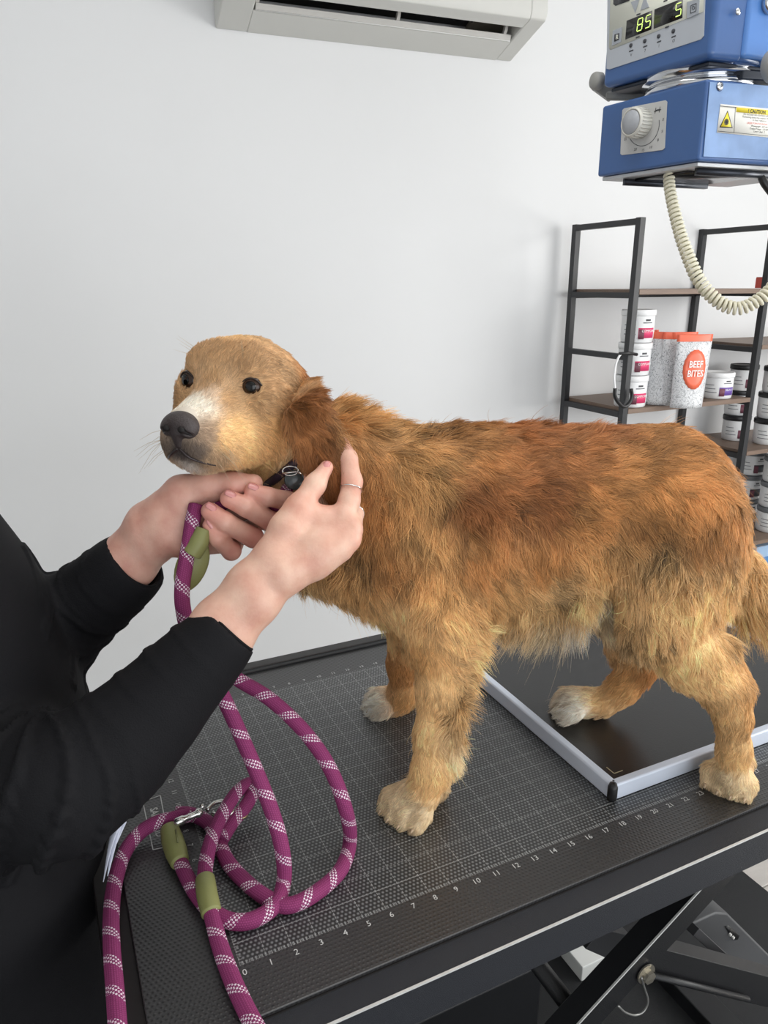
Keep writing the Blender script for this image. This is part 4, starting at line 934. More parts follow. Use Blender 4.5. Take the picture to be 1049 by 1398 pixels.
def make_fur(name, parent, V, Q, VN, count, seedn, keep=None, lmul=1.0, rad=.00030, K=6, guides=11000, clump=.55, wmul=None, amp=1.0, coatf=coat, minl=0.0, cvar=.5, floor=True):
    r = np.random.default_rng(seedn)
    tri = np.vstack([Q[:, [0, 1, 2]], Q[:, [0, 2, 3]]])
    a, b, c = V[tri[:, 0]], V[tri[:, 1]], V[tri[:, 2]]
    ar = np.linalg.norm(np.cross(b - a, c - a), axis=1)
    if wmul is not None: ar = ar * wmul((a + b + c) / 3, VN[tri[:, 0]])
    pr = ar / ar.sum()
    def samp(n):
        ti = r.choice(len(tri), n, p=pr); u = r.random(n); v = r.random(n); f = u + v > 1; u[f], v[f] = 1 - u[f], 1 - v[f]
        t = tri[ti]; P = V[t[:, 0]] * (1 - u - v)[:, None] + V[t[:, 1]] * u[:, None] + V[t[:, 2]] * v[:, None]
        N = VN[t[:, 0]] * (1 - u - v)[:, None] + VN[t[:, 1]] * u[:, None] + VN[t[:, 2]] * v[:, None]
        return P, N / (np.linalg.norm(N, axis=1)[:, None] + 1e-9)
    def shape(P, N, lv, ph, wob, tw):
        d, L, C, lf = coatf(P)
        sc = np.clip(L / .022, .22, 1.25)[:, None]
        d = d + (.42 * np.stack([snoise(P, 55, 21), snoise(P, 55, 22), snoise(P, 55, 23)], 1) + .22 * np.stack([snoise(P, 150, 31), snoise(P, 150, 32), snoise(P, 150, 33)], 1)) * amp * sc + wob * sc
        dn = (d * N).sum(1, keepdims=True); Tn = d - N * np.minimum(dn, dn * 0); Tn = np.where(dn < 0, d - N * dn, d - N * dn * .35); Tn /= (np.linalg.norm(Tn, axis=1)[:, None] + 1e-6)
        Bn = np.cross(N, Tn); L = L * lmul * lv
        tt = np.linspace(0, 1, K)
        lf = lf[:, None]
        P_ = np.zeros((len(P), K, 3))
        for k, t in enumerate(tt):
            out = lf * .8 * (t - .45 * t * t) + .03 * t
            P_[:, k] = P + L[:, None] * (Tn * t * (1 - .25 * lf) + N * out + Bn * (np.sin(ph[:, 0] + t * ph[:, 1]) - np.sin(ph[:, 0]))[:, None] * tw * .13 - UP * (np.clip(L[:, None] - .015, 0, 1) * 7 * t * t))
        return P_, L, C
    Gp, Gn = samp(guides); ng = len(Gp)
    gph = np.stack([r.uniform(0, 6.28, ng), r.uniform(1.5, 4.5, ng)], 1); gwob = r.normal(0, .13, (ng, 3)) * amp; glv = r.uniform(.82, 1.2, ng)
    GS, _, _ = shape(Gp, Gn, glv, gph, gwob, np.full((ng, 1), 1.0) * amp)
    gshade = 1 + (r.normal(0, .07, ng) + .15 * snoise(Gp, 95, 5) + .11 * snoise(Gp, 34, 9)) * np.clip(np.linalg.norm(GS[:, -1] - GS[:, 0], axis=1) / .02, .25, 1)
    P, N = samp(count)
    if keep is not None:
        m = keep(P, N); P, N = P[m], N[m]
    n = len(P)
    kd = KDTree(ng)
    for i in range(ng): kd.insert(Gp[i], i)
    kd.balance()
    gi = np.fromiter((kd.find(p)[1] for p in P), dtype=np.int64, count=n)
    ph = gph[gi] + r.normal(0, .35, (n, 2)); lv = glv[gi] * r.uniform(.7, 1.12, n)
    HS_, L, C = shape(P, N, lv, ph, gwob[gi] + r.normal(0, .09, (n, 3)), np.full((n, 1), 1.0) * amp)
    tt = np.linspace(0, 1, K)[None, :, None]
    cl = clump * r.uniform(.5, 1.15, n)[:, None, None]
    rel = GS[gi] - GS[gi][:, :1]; own = HS_ - HS_[:, :1]
    tip = (Gp[gi] - P)[:, None, :]
    pts = HS_ + cl * tt ** 1.3 * (tip * .85 + (rel * (L / (np.linalg.norm(rel[:, -1], axis=1) + 1e-6))[:, None, None] - own))
    if floor: pts[:, :, 2] = np.maximum(pts[:, :, 2], .0006)
    ok = L > minl; pts, C, L, gi = pts[ok], C[ok], L[ok], gi[ok]; n = len(pts)
    sh = (gshade[gi] + r.normal(0, .09, n))[:, None]
    C = np.clip(C * (1 + (sh - 1) * cvar / .34 * 1.35), 0, 1)
    hc = bpy.data.hair_curves.new(name); hc.add_curves([K] * n)
    pa = hc.attributes.get('position') or hc.attributes.new('position', 'FLOAT_VECTOR', 'POINT')
    base = np.array(wloc(parent))
    pa.data.foreach_set('vector', (pts - base).astype(np.float32).ravel())
    ra = hc.attributes.get('radius') or hc.attributes.new('radius', 'FLOAT', 'POINT')
    rr = rad * np.linspace(1, .18, K)[None, :] * np.clip(.55 + L / .03, .5, 1.15)[:, None]
    ra.data.foreach_set('value', rr.astype(np.float32).ravel())
    cc = hc.attributes.new('Col', 'FLOAT_COLOR', 'CURVE'); cc.data.foreach_set('color', np.hstack([C, np.ones((n, 1))]).astype(np.float32).ravel())
    hc.materials.append(MATS.setdefault('fur_fibre', hairmat('fur_fibre', .48, .35)))
    o = bpy.data.objects.new(name, hc); COL.objects.link(o); o.parent = parent; o['kind'] = 'stuff'
    return o
NOSE = hp(.124, 0, -.026)
def keep_body(P, N):
    m = np.ones(len(P), bool)
    for e in EYE: m &= np.linalg.norm(P - e, axis=1) > .0142
    m &= np.linalg.norm((P - NOSE), axis=1) > .0185
    m &= P[:, 2] > .002
    return m
hd = lambda P: np.linalg.norm(P - hp(.04, 0, -.01), axis=1)
def wbody(P, N):
    w = np.ones(len(P)); vis = ((CAM - P) * N).sum(1) > -.25
    w *= np.where(vis | (P[:, 2] < .3), 1, .3); w *= np.where(hd(P) < .12, 2.6, 1); return w
FURN = 330000
make_fur('fur', dog, DV, DQ, DVN, FURN, 1, keep_body, wmul=wbody)
def wlong(P, N):
    L = coat(P)[1]; return np.clip((L - .027) / .02, .0, 1) ** 1.5 + .004
make_fur('feathering', dog, DV, DQ, DVN, 15000, 2, keep_body, wmul=wlong, lmul=1.15, guides=900, clump=.8, amp=1.5, rad=.00028, K=8)
make_fur('stray_hairs', dog, DV, DQ, DVN, 5000, 3, lambda P, N: keep_body(P, N) & (hd(P) > .12), lmul=1.35, guides=4000, clump=.15, amp=1.8, rad=.00020, K=7)
# eyes, nose, claws
m_eye = mat('eye_brown', (52, 32, 20), rough=.04, spec=.45); m_lid = mat('eyelid_dark', (46, 36, 32), rough=.45); m_pup = mat('pupil', (8, 7, 7), rough=.04, spec=.45)
for i, sg in enumerate((1, -1)):
    ec = EYE[i]; d = HF * .93 + HS * sg * .25; d /= np.linalg.norm(d)
    e = mk('eye', MB().lathe([(.0135 * math.sin(a), .0135 * math.cos(a)) for a in np.linspace(math.pi - .05, .05, 18)], ec, d, 32).vf, m_eye, dog)
    mk('pupil', MB().lathe([(.0136 * math.sin(a), .0136 * math.cos(a)) for a in np.linspace(.46, .02, 6)], ec, d, 24).vf, m_pup, e)
    ring = []
    a1 = HS - d * (HS @ d); a1 /= np.linalg.norm(a1); a2 = np.cross(d, a1)
    a2 = a2 if a2 @ HU > 0 else -a2
    for t in np.linspace(0, 2 * math.pi, 40, endpoint=False):
        X, Y = .0126 * math.cos(t), .0090 * math.sin(t) * (1 - .25 * math.cos(t) ** 2) - .0012 * math.cos(t) ** 2
        z = math.sqrt(max(1e-8, .0142 ** 2 - X * X - Y * Y)); ring.append(ec + a1 * X + a2 * Y + d * z)
    mk('eyelid', MB().tube(ring, .0009, 8, closed=True).vf, m_lid, dog)
NS = SDF(NOSE - .036, NOSE + .036, .0010)
def np_(f, s_, u): return hp(.1245 + (f - .134) * 1.1 - (u + .03) * .25, s_ * 1.12, -.027 + (u + .025) * 1.55)
NS.ell(np_(.134, 0, -.024), (.014, .0185, .0125), HR, .004); NS.ell(np_(.134, .010, -.027), (.0125, .0095, .0095), HR, .004); NS.ell(np_(.134, -.010, -.027), (.0125, .0095, .0095), HR, .004)
NS.cone(np_(.136, 0, -.030), np_(.1325, 0, -.037), .0085, .0055, .004)
for sg in (1, -1):
    NS.ell(np_(.1475, sg * .0078, -.0275), (.0050, .0050, .0040), HR, .0015, '-'); NS.cone(np_(.1465, sg * .0085, -.028), np_(.138, sg * .0175, -.031), .0030, .0014, .0015, '-')
NS.cone(np_(.149, 0, -.028), np_(.146, 0, -.040), .0010, .0010, .001, '-')
mk('nose', NS.mesh(1), mat('nose_leather', (58, 50, 50), rough=.42, spec=.5, bump=.5, bscale=900), dog)
for sg in (1, -1):
    nsd = SDF(np_(.146, sg * .008, -.0275) - .012, np_(.146, sg * .008, -.0275) + .012, .0007)
    nsd.ell(np_(.1445, sg * .0078, -.0270), (.0030, .0040, .0036), HR, .001); nsd.cone(np_(.1440, sg * .009, -.0275), np_(.1370, sg * .0150, -.0305), .0022, .0010, .001)
    mk('nostril', nsd.mesh(1), mat('nostril_shade', (14, 11, 11), rough=.7), dog)  # dark matte lumps paint the shade inside the nose openings
    mk('lip', MB().tube(spline([hp(.1265, sg * .001, -.050), hp(.1235, sg * .011, -.0585), hp(.113, sg * .0215, -.0640), hp(.103, sg * .0285, -.0668)], 24), np.linspace(.0017, .0007, 24), 8).vf, mat('lip_dark', (50, 40, 40), rough=.4), dog)
m_claw = mat('claw', (196, 170, 140), rough=.35)
for (e, d, sd, r0) in TOES:
    p = e + d * r0 * .55 + UP * (.0015)
    mk('claw', MB().tube([p, p + d * .004 - UP * .0005, p + d * .0075 - UP * .003], [.0019, .0016, .0006], 8).vf, m_claw, dog)
# whiskers
wm = MB(); rw = random.Random(3)
for sg in (1, -1):
    for i in range(9):
        a = hp(.100 + rw.uniform(-.012, .012), sg * .029, -.045 + rw.uniform(-.012, .01)); d = HS * sg * rw.uniform(.7, 1.1) + HF * rw.uniform(.0, .5) - UP * rw.uniform(.1, .9); d /= np.linalg.norm(d); L = rw.uniform(.025, .05)
        wm.tube([a, a + d * L * .5, a + d * L - UP * L * .15], [.00022, .00018, .00005], 4)
    for i in range(4):
        a = hp(.058, sg * .03, .040 + .003 * i); d = HS * sg * .4 + HF + HU * rw.uniform(.2, .7); d /= np.linalg.norm(d); L = rw.uniform(.02, .03)
        wm.tube([a, a + d * L * .5, a + d * L], [.0002, .00015, .00004], 4)
wo = mk('whiskers', wm.vf, mat('whisker', (190, 170, 140), rough=.4), dog); wo['kind'] = 'stuff'
# ------------------------------------------------------------------ the person
def rp(px, depth): return px * depth / FPX
per = thing('person', 'person in black long sleeves holding the dog by chin and ear', 'person', (-.26, .28, FL))
m_skin = bpy.data.materials.new('skin'); m_skin.use_nodes = True
def skinmat(m):
    nt = m.node_tree; b = nt.nodes['Principled BSDF']; tc = nt.nodes.new('ShaderNodeTexCoord')
    n = nt.nodes.new('ShaderNodeTexNoise'); n.inputs['Scale'].default_value = 38; n.inputs['Detail'].default_value = 4; nt.links.new(tc.outputs['Object'], n.inputs['Vector'])
    r = nt.nodes.new('ShaderNodeValToRGB'); e = r.color_ramp.elements; e[0].position = .3; e[0].color = (*lin((212, 158, 138)), 1); e[1].position = .7; e[1].color = (*lin((233, 194, 172)), 1)
    nt.links.new(n.outputs['Fac'], r.inputs[0])
    at = nt.nodes.new('ShaderNodeAttribute'); at.attribute_name = 'Col'
    mx = nt.nodes.new('ShaderNodeMix'); mx.data_type = 'RGBA'; mx.blend_type = 'MULTIPLY'; mx.inputs[0].default_value = 1; nt.links.new(r.outputs[0], mx.inputs[6]); nt.links.new(at.outputs['Color'], mx.inputs[7])
    nt.links.new(mx.outputs[2], b.inputs['Base Color'])
    b.inputs['Roughness'].default_value = .48; b.inputs['Subsurface Weight'].default_value = .12; b.inputs['Subsurface Radius'].default_value = (1, .3, .15); b.inputs['Subsurface Scale'].default_value = .004
    n2 = nt.nodes.new('ShaderNodeTexNoise'); n2.inputs['Scale'].default_value = 420; n2.inputs['Detail'].default_value = 3; nt.links.new(tc.outputs['Object'], n2.inputs['Vector'])
    bp = nt.nodes.new('ShaderNodeBump'); bp.inputs['Strength'].default_value = .22; bp.inputs['Distance'].default_value = .001; nt.links.new(n2.outputs['Fac'], bp.inputs['Height']); nt.links.new(bp.outputs[0], b.inputs['Normal'])
skinmat(m_skin)
PV = []; PQ = []; PC = []
def addbody(V, Q, C=None):
    k = sum(len(v) for v in PV); PV.append(V); PQ.append(Q + k); PC.append(np.ones((len(V), 3)) if C is None else C)
def hand(lo, hi, parts, h=.0013):
    G = SDF(lo, hi, h)
    for (pts, k) in parts:
        G.chain([D(x, y, d) for x, y, d, r in pts], [rp(r, d) for x, y, d, r in pts], k)
    return G
# near hand: thumb and index finger pinch the ear
near = [
    ([(262, 925, .712, 32), (312, 873, .724, 30), (352, 822, .728, 28), (386, 786, .732, 26)], .012),
    ([(250, 900, .712, 32), (296, 848, .724, 30), (340, 798, .728, 28), (372, 760, .732, 25)], .012),
    ([(380, 775, .732, 27), (425, 745, .742, 24), (468, 712, .752, 17)], .012),
    ([(388, 780, .732, 25), (440, 748, .740, 21), (480, 722, .748, 15)], .010),
    ([(388, 784, .732, 24), (436, 762, .738, 18), (478, 738, .744, 14)], .010),
    ([(386, 788, .732, 22), (430, 772, .738, 16), (466, 752, .742, 13)], .010),
    ([(372, 760, .732, 24), (392, 722, .738, 23), (408, 694, .744, 18), (430, 662, .756, 13.5), (446, 638, .764, 9.5)], .008),
    ([(405, 708, .742, 16), (438, 708, .750, 15), (464, 706, .754, 16)], .010),
    ([(468, 708, .752, 17), (477, 684, .760, 14.5), (481, 658, .768, 14), (476, 626, .776, 12), (466, 602, .782, 9)], .004),
    ([(480, 722, .748, 15), (484, 702, .775, 12.5), (476, 684, .800, 11.5), (448, 668, .806, 10.5), (424, 652, .802, 9.5)], .003),
    ([(478, 738, .744, 14), (482, 724, .772, 12.5), (470, 704, .800, 11.5), (446, 692, .808, 10.5), (428, 684, .806, 9.5)], .003),
    ([(466, 752, .742, 13), (470, 740, .768, 11), (458, 722, .792, 10), (440, 712, .800, 9), (424, 704, .800, 8.5)], .003),
]
allp = [D(x, y, d) for pts, k in near for x, y, d, r in pts]
G = hand(np.min(allp, 0) - .04, np.max(allp, 0) + .03, near)
def tint(V, centres, rad, col, base=(1, 1, 1)):
    C = np.ones((len(V), 3)) * np.array(base)
    for c in centres:
        w = np.exp(-((V - c) ** 2).sum(1) / rad ** 2)[:, None]; C = C * (1 - w) + np.array(col) * w * np.array(base)
    return C
V_, Q_ = G.mesh(2)
addbody(V_, Q_, tint(V_, [D(445, 640, .762), D(466, 612, .78), D(481, 660, .766), D(485, 740, .742), D(408, 694, .742), D(440, 700, .75)], .012, (1.0, .82, .82)))
# far hand: palm up under the chin, fingers closed round the leash
far = [
    ([(120, 815, .850, 34), (180, 770, .830, 32), (214, 735, .815, 29), (236, 722, .808, 27)], .012),
    ([(116, 808, .850, 32), (172, 762, .832, 31), (204, 716, .815, 29), (228, 696, .808, 27)], .012),
    ([(230, 712, .808, 30), (262, 706, .808, 28), (300, 700, .822, 24)], .012),
    ([(228, 700, .806, 27), (250, 676, .800, 26), (284, 664, .795, 20), (318, 662, .792, 16), (346, 660, .792, 13)], .010),
    ([(236, 728, .806, 28), (256, 738, .808, 22), (300, 738, .826, 18)], .012),
    ([(300, 690, .820, 22), (345, 684, .826, 15), (392, 684, .806, 13.5), (366, 678, .784, 12.8), (345, 671, .780, 11.5)], .003),
    ([(300, 700, .822, 20), (346, 704, .828, 15), (374, 714, .800, 14), (336, 692, .776, 13.6), (313, 681, .772, 12.5)], .003),
    ([(300, 718, .824, 18), (336, 724, .826, 15), (346, 734, .796, 14), (308, 713, .772, 13.6), (287, 698, .770, 12.5)], .003),
    ([(296, 736, .822, 17), (318, 742, .822, 14), (316, 752, .795, 13), (298, 735, .776, 12), (287, 718, .774, 10.5)], .003),
]
allp = [D(x, y, d) for pts, k in far for x, y, d, r in pts]
G = hand(np.min(allp, 0) - .04, np.max(allp, 0) + .03, far)
V_, Q_ = G.mesh(2)
addbody(V_, Q_, tint(V_, [D(345, 671, .778), D(313, 681, .770), D(287, 698, .768), D(287, 718, .772), D(250, 735, .80), D(346, 734, .79), D(374, 714, .795), D(316, 752, .79)], .013, (1.0, .78, .80), (.97, .90, .93)))
# trunk, neck and head inside the clothes (outside the picture except for the dark clothing)
SLV = ([(250, 915, .715, 54), (205, 975, .705, 62), (150, 1030, .69, 74), (85, 1078, .672, 86), (20, 1075, .69, 92), (-50, 1010, .74, 96), (-120, 900, .82, 90)],
       [(150, 795, .842, 49), (85, 852, .862, 56), (20, 890, .89, 62), (-50, 850, .94, 70), (-110, 740, 1.0, 70)])
Gt = SDF((-.50, -.03, -.30), (.04, .62, .86), .006)
Gt.ell((-.30, .30, .38), (.09, .15, .16), None, .04); Gt.ell((-.262, .29, .2), (.10, .14, .18), None, .04); Gt.ell((-.275, .28, -.05), (.10, .16, .18), None, .04)
Gt.cone((-.32, .29, .50), (-.325, .27, .62), .05, .048, .03)
Gt.ell((-.325, .255, .715), (.085, .068, .105), None, .02); Gt.ell((-.27, .25, .67), (.04, .045, .045), None, .02)
Gt.ell((-.235, .252, .70), (.014, .011, .016), None, .012)
for sg in (1, -1):
    Gt.ell((-.325, .255 + sg * .07, .71), (.016, .008, .028), None, .006); Gt.ell((-.246, .252 + sg * .028, .725), (.012, .012, .009), None, .004, '-')
for sl in SLV: Gt.chain([D(x, y, d) for x, y, d, r in sl], [rp(r, d) * .62 for x, y, d, r in sl], .02)
V_, Q_ = Gt.mesh(2); addbody(V_, Q_)
V_ = np.vstack(PV); Q_ = np.vstack(PQ); C_ = np.vstack(PC)
pb_o = mk('body', (V_, Q_), m_skin, per)
ca = pb_o.data.color_attributes.new('Col', 'FLOAT_COLOR', 'POINT'); ca.data.foreach_set('color', np.hstack([C_, np.ones((len(C_), 1))]).astype(np.float32).ravel())
# nails
m_nail = mat('fingernail', (214, 146, 142), rough=.25, coat=.4)
def nail(c, d1, out, w=.0046, l=.0062):
    d1 = d1 / np.linalg.norm(d1); out = out - d1 * (out @ d1); out /= np.linalg.norm(out); sd = np.cross(d1, out)
    v = []; f = []; n = 6
    for i in range(n + 1):
        for j in range(n + 1):
            a = -1 + 2 * i / n; b = -1 + 2 * j / n; rr = math.sqrt(max(0, 1 - .28 * a * a * b * b))
            v.append(c + d1 * a * l * rr + sd * b * w * rr + out * (.0009 - .0016 * b * b - .0005 * a * a))
    for i in range(n):
        for j in range(n): k = i * (n + 1) + j; f.append((k, k + 1, k + n + 2, k + n + 1))
    o = mk('fingernail', (v, f), m_nail, per); sm = o.modifiers.new('thick', 'SOLIDIFY'); sm.thickness = .0006; return o
tocam = lambda p: (CAM - p) / np.linalg.norm(CAM - p)
for (tx, ty, td, tr), (bx, by, bd) in (((345, 671, .780, 11.5), (366, 678, .784)), ((313, 681, .772, 12.5), (336, 692, .776)), ((287, 698, .770, 12.5), (308, 713, .772)), ((287, 718, .774, 10.5), (298, 735, .776))):
    c = D(tx, ty, td); d1 = c - D(bx, by, bd); out = tocam(c) * .75 + UP * .9; r = rp(tr, td)
    d1n = d1 / np.linalg.norm(d1); o_ = out - d1n * (out @ d1n); o_ /= np.linalg.norm(o_)
    nail(c + o_ * (r - .0002) + d1n * .001, d1, out)
c = D(446, 638, .764); d1 = c - D(430, 662, .756); out = -UP * .2 + (D(420, 640, .76) - c) * 20 + tocam(c); d1n = d1 / np.linalg.norm(d1); o_ = out - d1n * (out @ d1n); o_ /= np.linalg.norm(o_)
nail(c + o_ * (rp(9.5, .764) - .0004) - d1n * .001, d1, out, .0038, .0052)
# rings
m_sil = mat('silver', (222, 222, 220), rough=.18, metal=1.0)
def ringo(c, ax, r, tube, m, beads=0):
    ax = ax / np.linalg.norm(ax); rf = np.array([0, 0, 1.0]); a = rf - ax * (rf @ ax); a /= np.linalg.norm(a); b = np.cross(ax, a)
    mb = MB()
    pts = [c + r * (math.cos(t) * a + math.sin(t) * b) for t in np.linspace(0, 2 * math.pi, 48, endpoint=False)]
    mb.tube(pts, tube, 6, closed=True)
    if beads:
        for t in np.linspace(0, 2 * math.pi, beads, endpoint=False):
            p = c + r * (math.cos(t) * a + math.sin(t) * b); mb.lathe([(.0002, -tube * 1.7), (tube * 1.5, -tube), (tube * 1.8, 0), (tube * 1.5, tube), (.0002, tube * 1.7)], p, ax, 6)
    return mk('ring', mb.vf, m, per)
ringo(D(479.5, 668, .7645), D(481, 658, .768) - D(477, 684, .760), rp(15.4, .765), .0007, m_sil)['label'] = 'thin silver ring'
ringo(D(484, 703, .774), D(476, 684, .80) - D(484, 702, .775), rp(13.6, .775), .0007, m_sil)['label'] = 'thin silver ring'
ringo(D(338, 727, .806), D(346, 734, .796) - D(336, 724, .826), rp(17, .80), .0008, m_sil, 30)['label'] = 'beaded silver ring'
ringo(D(312, 662, .7925), D(318, 662, .792) - D(284, 664, .795), rp(17.2, .793), .0005, mat('gold', (226, 190, 130), rough=.2, metal=1.0))['label'] = 'thin gold ring'
# black shirt: trunk and sleeves
C1 = SDF((-.46, -.06, -.36), (.12, .66, .60), .0033)
C1.ell((-.30, .30, .40), (.125, .175, .17), None, .04); C1.ell((-.258, .30, .26), (.14, .165, .15), None, .06)
C1.ell((-.232, .29, .14), (.137, .165, .15), None, .06); C1.ell((-.238, .28, -.02), (.145, .185, .18), None, .05); C1.ell((-.250, .27, -.2), (.145, .20, .18), None, .05)
sl_n = [(318, 856, .726, 41), (290, 884, .722, 47), (250, 925, .715, 54), (205, 975, .705, 62), (150, 1030, .69, 74), (85, 1078, .672, 86), (20, 1075, .69, 92), (-50, 1010, .74, 96), (-120, 900, .82, 90)]
sl_f = [(190, 764, .832, 43), (165, 785, .838, 46), (130, 815, .846, 49), (85, 852, .862, 56), (20, 890, .89, 62), (-50, 850, .94, 70), (-110, 740, 1.0, 70)]
for sl in (sl_n, sl_f): C1.chain([D(x, y, d) for x, y, d, r in sl], [rp(r, d) for x, y, d, r in sl], .022)
def cutcuff(c, n, rad):
    c = np.array(c); n = n / np.linalg.norm(n); e = rad * 1.6
    sl, x, y, z = C1.win(c - e, c + e)
    d = (x - c[0]) * n[0] + (y - c[1]) * n[1] + (z - c[2]) * n[2]
    rr = (x - c[0]) ** 2 + (y - c[1]) ** 2 + (z - c[2]) ** 2
    C1.F[sl] = np.where(rr < e * e, np.maximum(C1.F[sl], d), C1.F[sl])
nN = D(345, 826, .732) - D(290, 884, .722); cutcuff(D(316, 859, .726), nN, .05)
C1.cone(D(304, 870, .724), D(360, 812, .735), rp(36, .726), rp(36, .73), .003, '-')
nF = D(214, 742, .822) - D(165, 785, .838); cutcuff(D(188, 766, .832), nF, .05)
C1.cone(D(176, 776, .836), D(230, 728, .82), rp(38, .832), rp(38, .82), .003, '-')
V_, Q_ = C1.mesh(2); N_ = vnormals(V_, Q_)
# cloth folds: ridges running across the sleeves, bunched at the elbow
def folds(V, N, path, amp, wl, lo_, hi_, tw):
    P = np.array([D(x, y, d) for x, y, d, r in path]); sp = spline(P, 80); Ls = np.r_[0, np.cumsum(np.linalg.norm(np.diff(sp, axis=0), axis=1))]
    best = np.full(len(V), 9.); s_ = np.zeros(len(V)); q_ = np.zeros((len(V), 3)); R_ = np.interp(np.linspace(0, 1, 80), np.linspace(0, 1, len(path)), [rp(p[3], p[2]) for p in path])
    for i in range(80):
        d = np.linalg.norm(V - sp[i], axis=1); m = d < best; best[m] = d[m]; s_[m] = Ls[i]; q_[m] = (V - sp[i])[m]
    t = np.clip((s_ - lo_) / .03, 0, 1) * np.clip((hi_ - s_) / .03, 0, 1) * (best < .10)
    ph = s_ / wl * 6.28 + snoise(V, 20, 77) * 1.6 + (q_ @ np.array(tw)) * 90
    w = np.clip(np.sin(ph), -.2, 1) ** 3 * (.5 + .5 * snoise(V, 18, 5)).clip(0, 1)
    return V + N * (amp * t * w)[:, None]
V_ = folds(V_, N_, sl_n[:7], .0075, .034, .02, .16, (.3, 0, .2)); V_ = folds(V_, N_, sl_n[:8], .0120, .030, .13, .30, (-1.0, 0, .9)); V_ = folds(V_, N_, sl_f, .004, .03, .03, .3, (.4, 0, .3))
V_ = V_ + N_ * (.0022 * snoise(V_, 22, 8))[:, None]
m_shirt = mat('black_cotton', (19, 19, 22), rough=.8, spec=.2, bump=.25, bscale=700)
mk('shirt', (V_, Q_), m_shirt, per)
# seams and cuffs, side pocket
def ringpath(c, n, r, fl=1.0):
    n = n / np.linalg.norm(n); a = np.cross(n, UP); a /= np.linalg.norm(a); b = np.cross(n, a); return [c + r * (math.cos(t) * a + math.sin(t) * b) for t in np.linspace(0, 6.283, 40, endpoint=False)]
mk('cuff_hem', MB().tube(ringpath(D(315, 860, .726), nN, rp(39.2, .726)), .0016, 6, closed=True).vf, m_shirt, per)
mk('cuff_hem', MB().tube(ringpath(D(187, 767, .832), nF, rp(41.2, .832)), .0016, 6, closed=True).vf, m_shirt, per)
# trousers, shoes and hair (below and beyond the frame)
Gl = SDF((-.42, .08, FL), (-.08, .52, -.10), .008)
Gl.ell((-.255, .28, -.20), (.118, .165, .13), None, .03)
for y in (.19, .37): Gl.chain([(-.25, y, -.25), (-.245, y, -.50), (-.26, y, -.80)], [.085, .062, .048], .03)
V_, Q_ = Gl.mesh(2); mk('trousers', (V_, Q_), mat('black_trousers', (20, 21, 24), rough=.85, bump=.2, bscale=600), per)
for y in (.19, .37):
    Gs = SDF((-.36, y - .07, FL), (-.06, y + .07, FL + .13), .005); Gs.cone((-.28, y, FL + .045), (-.14, y, FL + .032), .042, .034, .02); Gs.ell((-.275, y, FL + .07), (.05, .04, .05), None, .02); Gs.F = np.maximum(Gs.F, FL + .004 - Gs.ax[2][None, None, :])
    V_, Q_ = Gs.mesh(1); mk('shoe', (V_, Q_), mat('shoe_black', (26, 26, 28), rough=.5), per)
Gh = SDF((-.46, .13, .55), (-.20, .38, .86), .005); Gh.ell((-.335, .255, .735), (.092, .080, .102), None, .02); Gh.ell((-.40, .255, .66), (.045, .05, .07), None, .02); Gh.ell((-.225, .255, .69), (.06, .065, .07), None, .015, '-')
V_, Q_ = Gh.mesh(2); mk('hair', (V_, Q_), mat('hair_brown', (70, 50, 38), rough=.5, bump=.6, bscale=160, stretch=(4, 4, .6)), per)
m_ew = mat('eye_white', (236, 232, 228), rough=.2); 
for sg in (1, -1):
    mk('eye', MB().lathe([(.010 * math.sin(a), .010 * math.cos(a)) for a in np.linspace(3.0, .05, 12)], (-.256, .252 + sg * .028, .725), (1, 0, 0), 20).vf, m_ew, per)
mk('mouth', MB().tube([(-.235, .235, .655), (-.229, .252, .654), (-.235, .270, .655)], [.002, .0035, .002], 8).vf, mat('lip', (190, 110, 104), rough=.4), per)

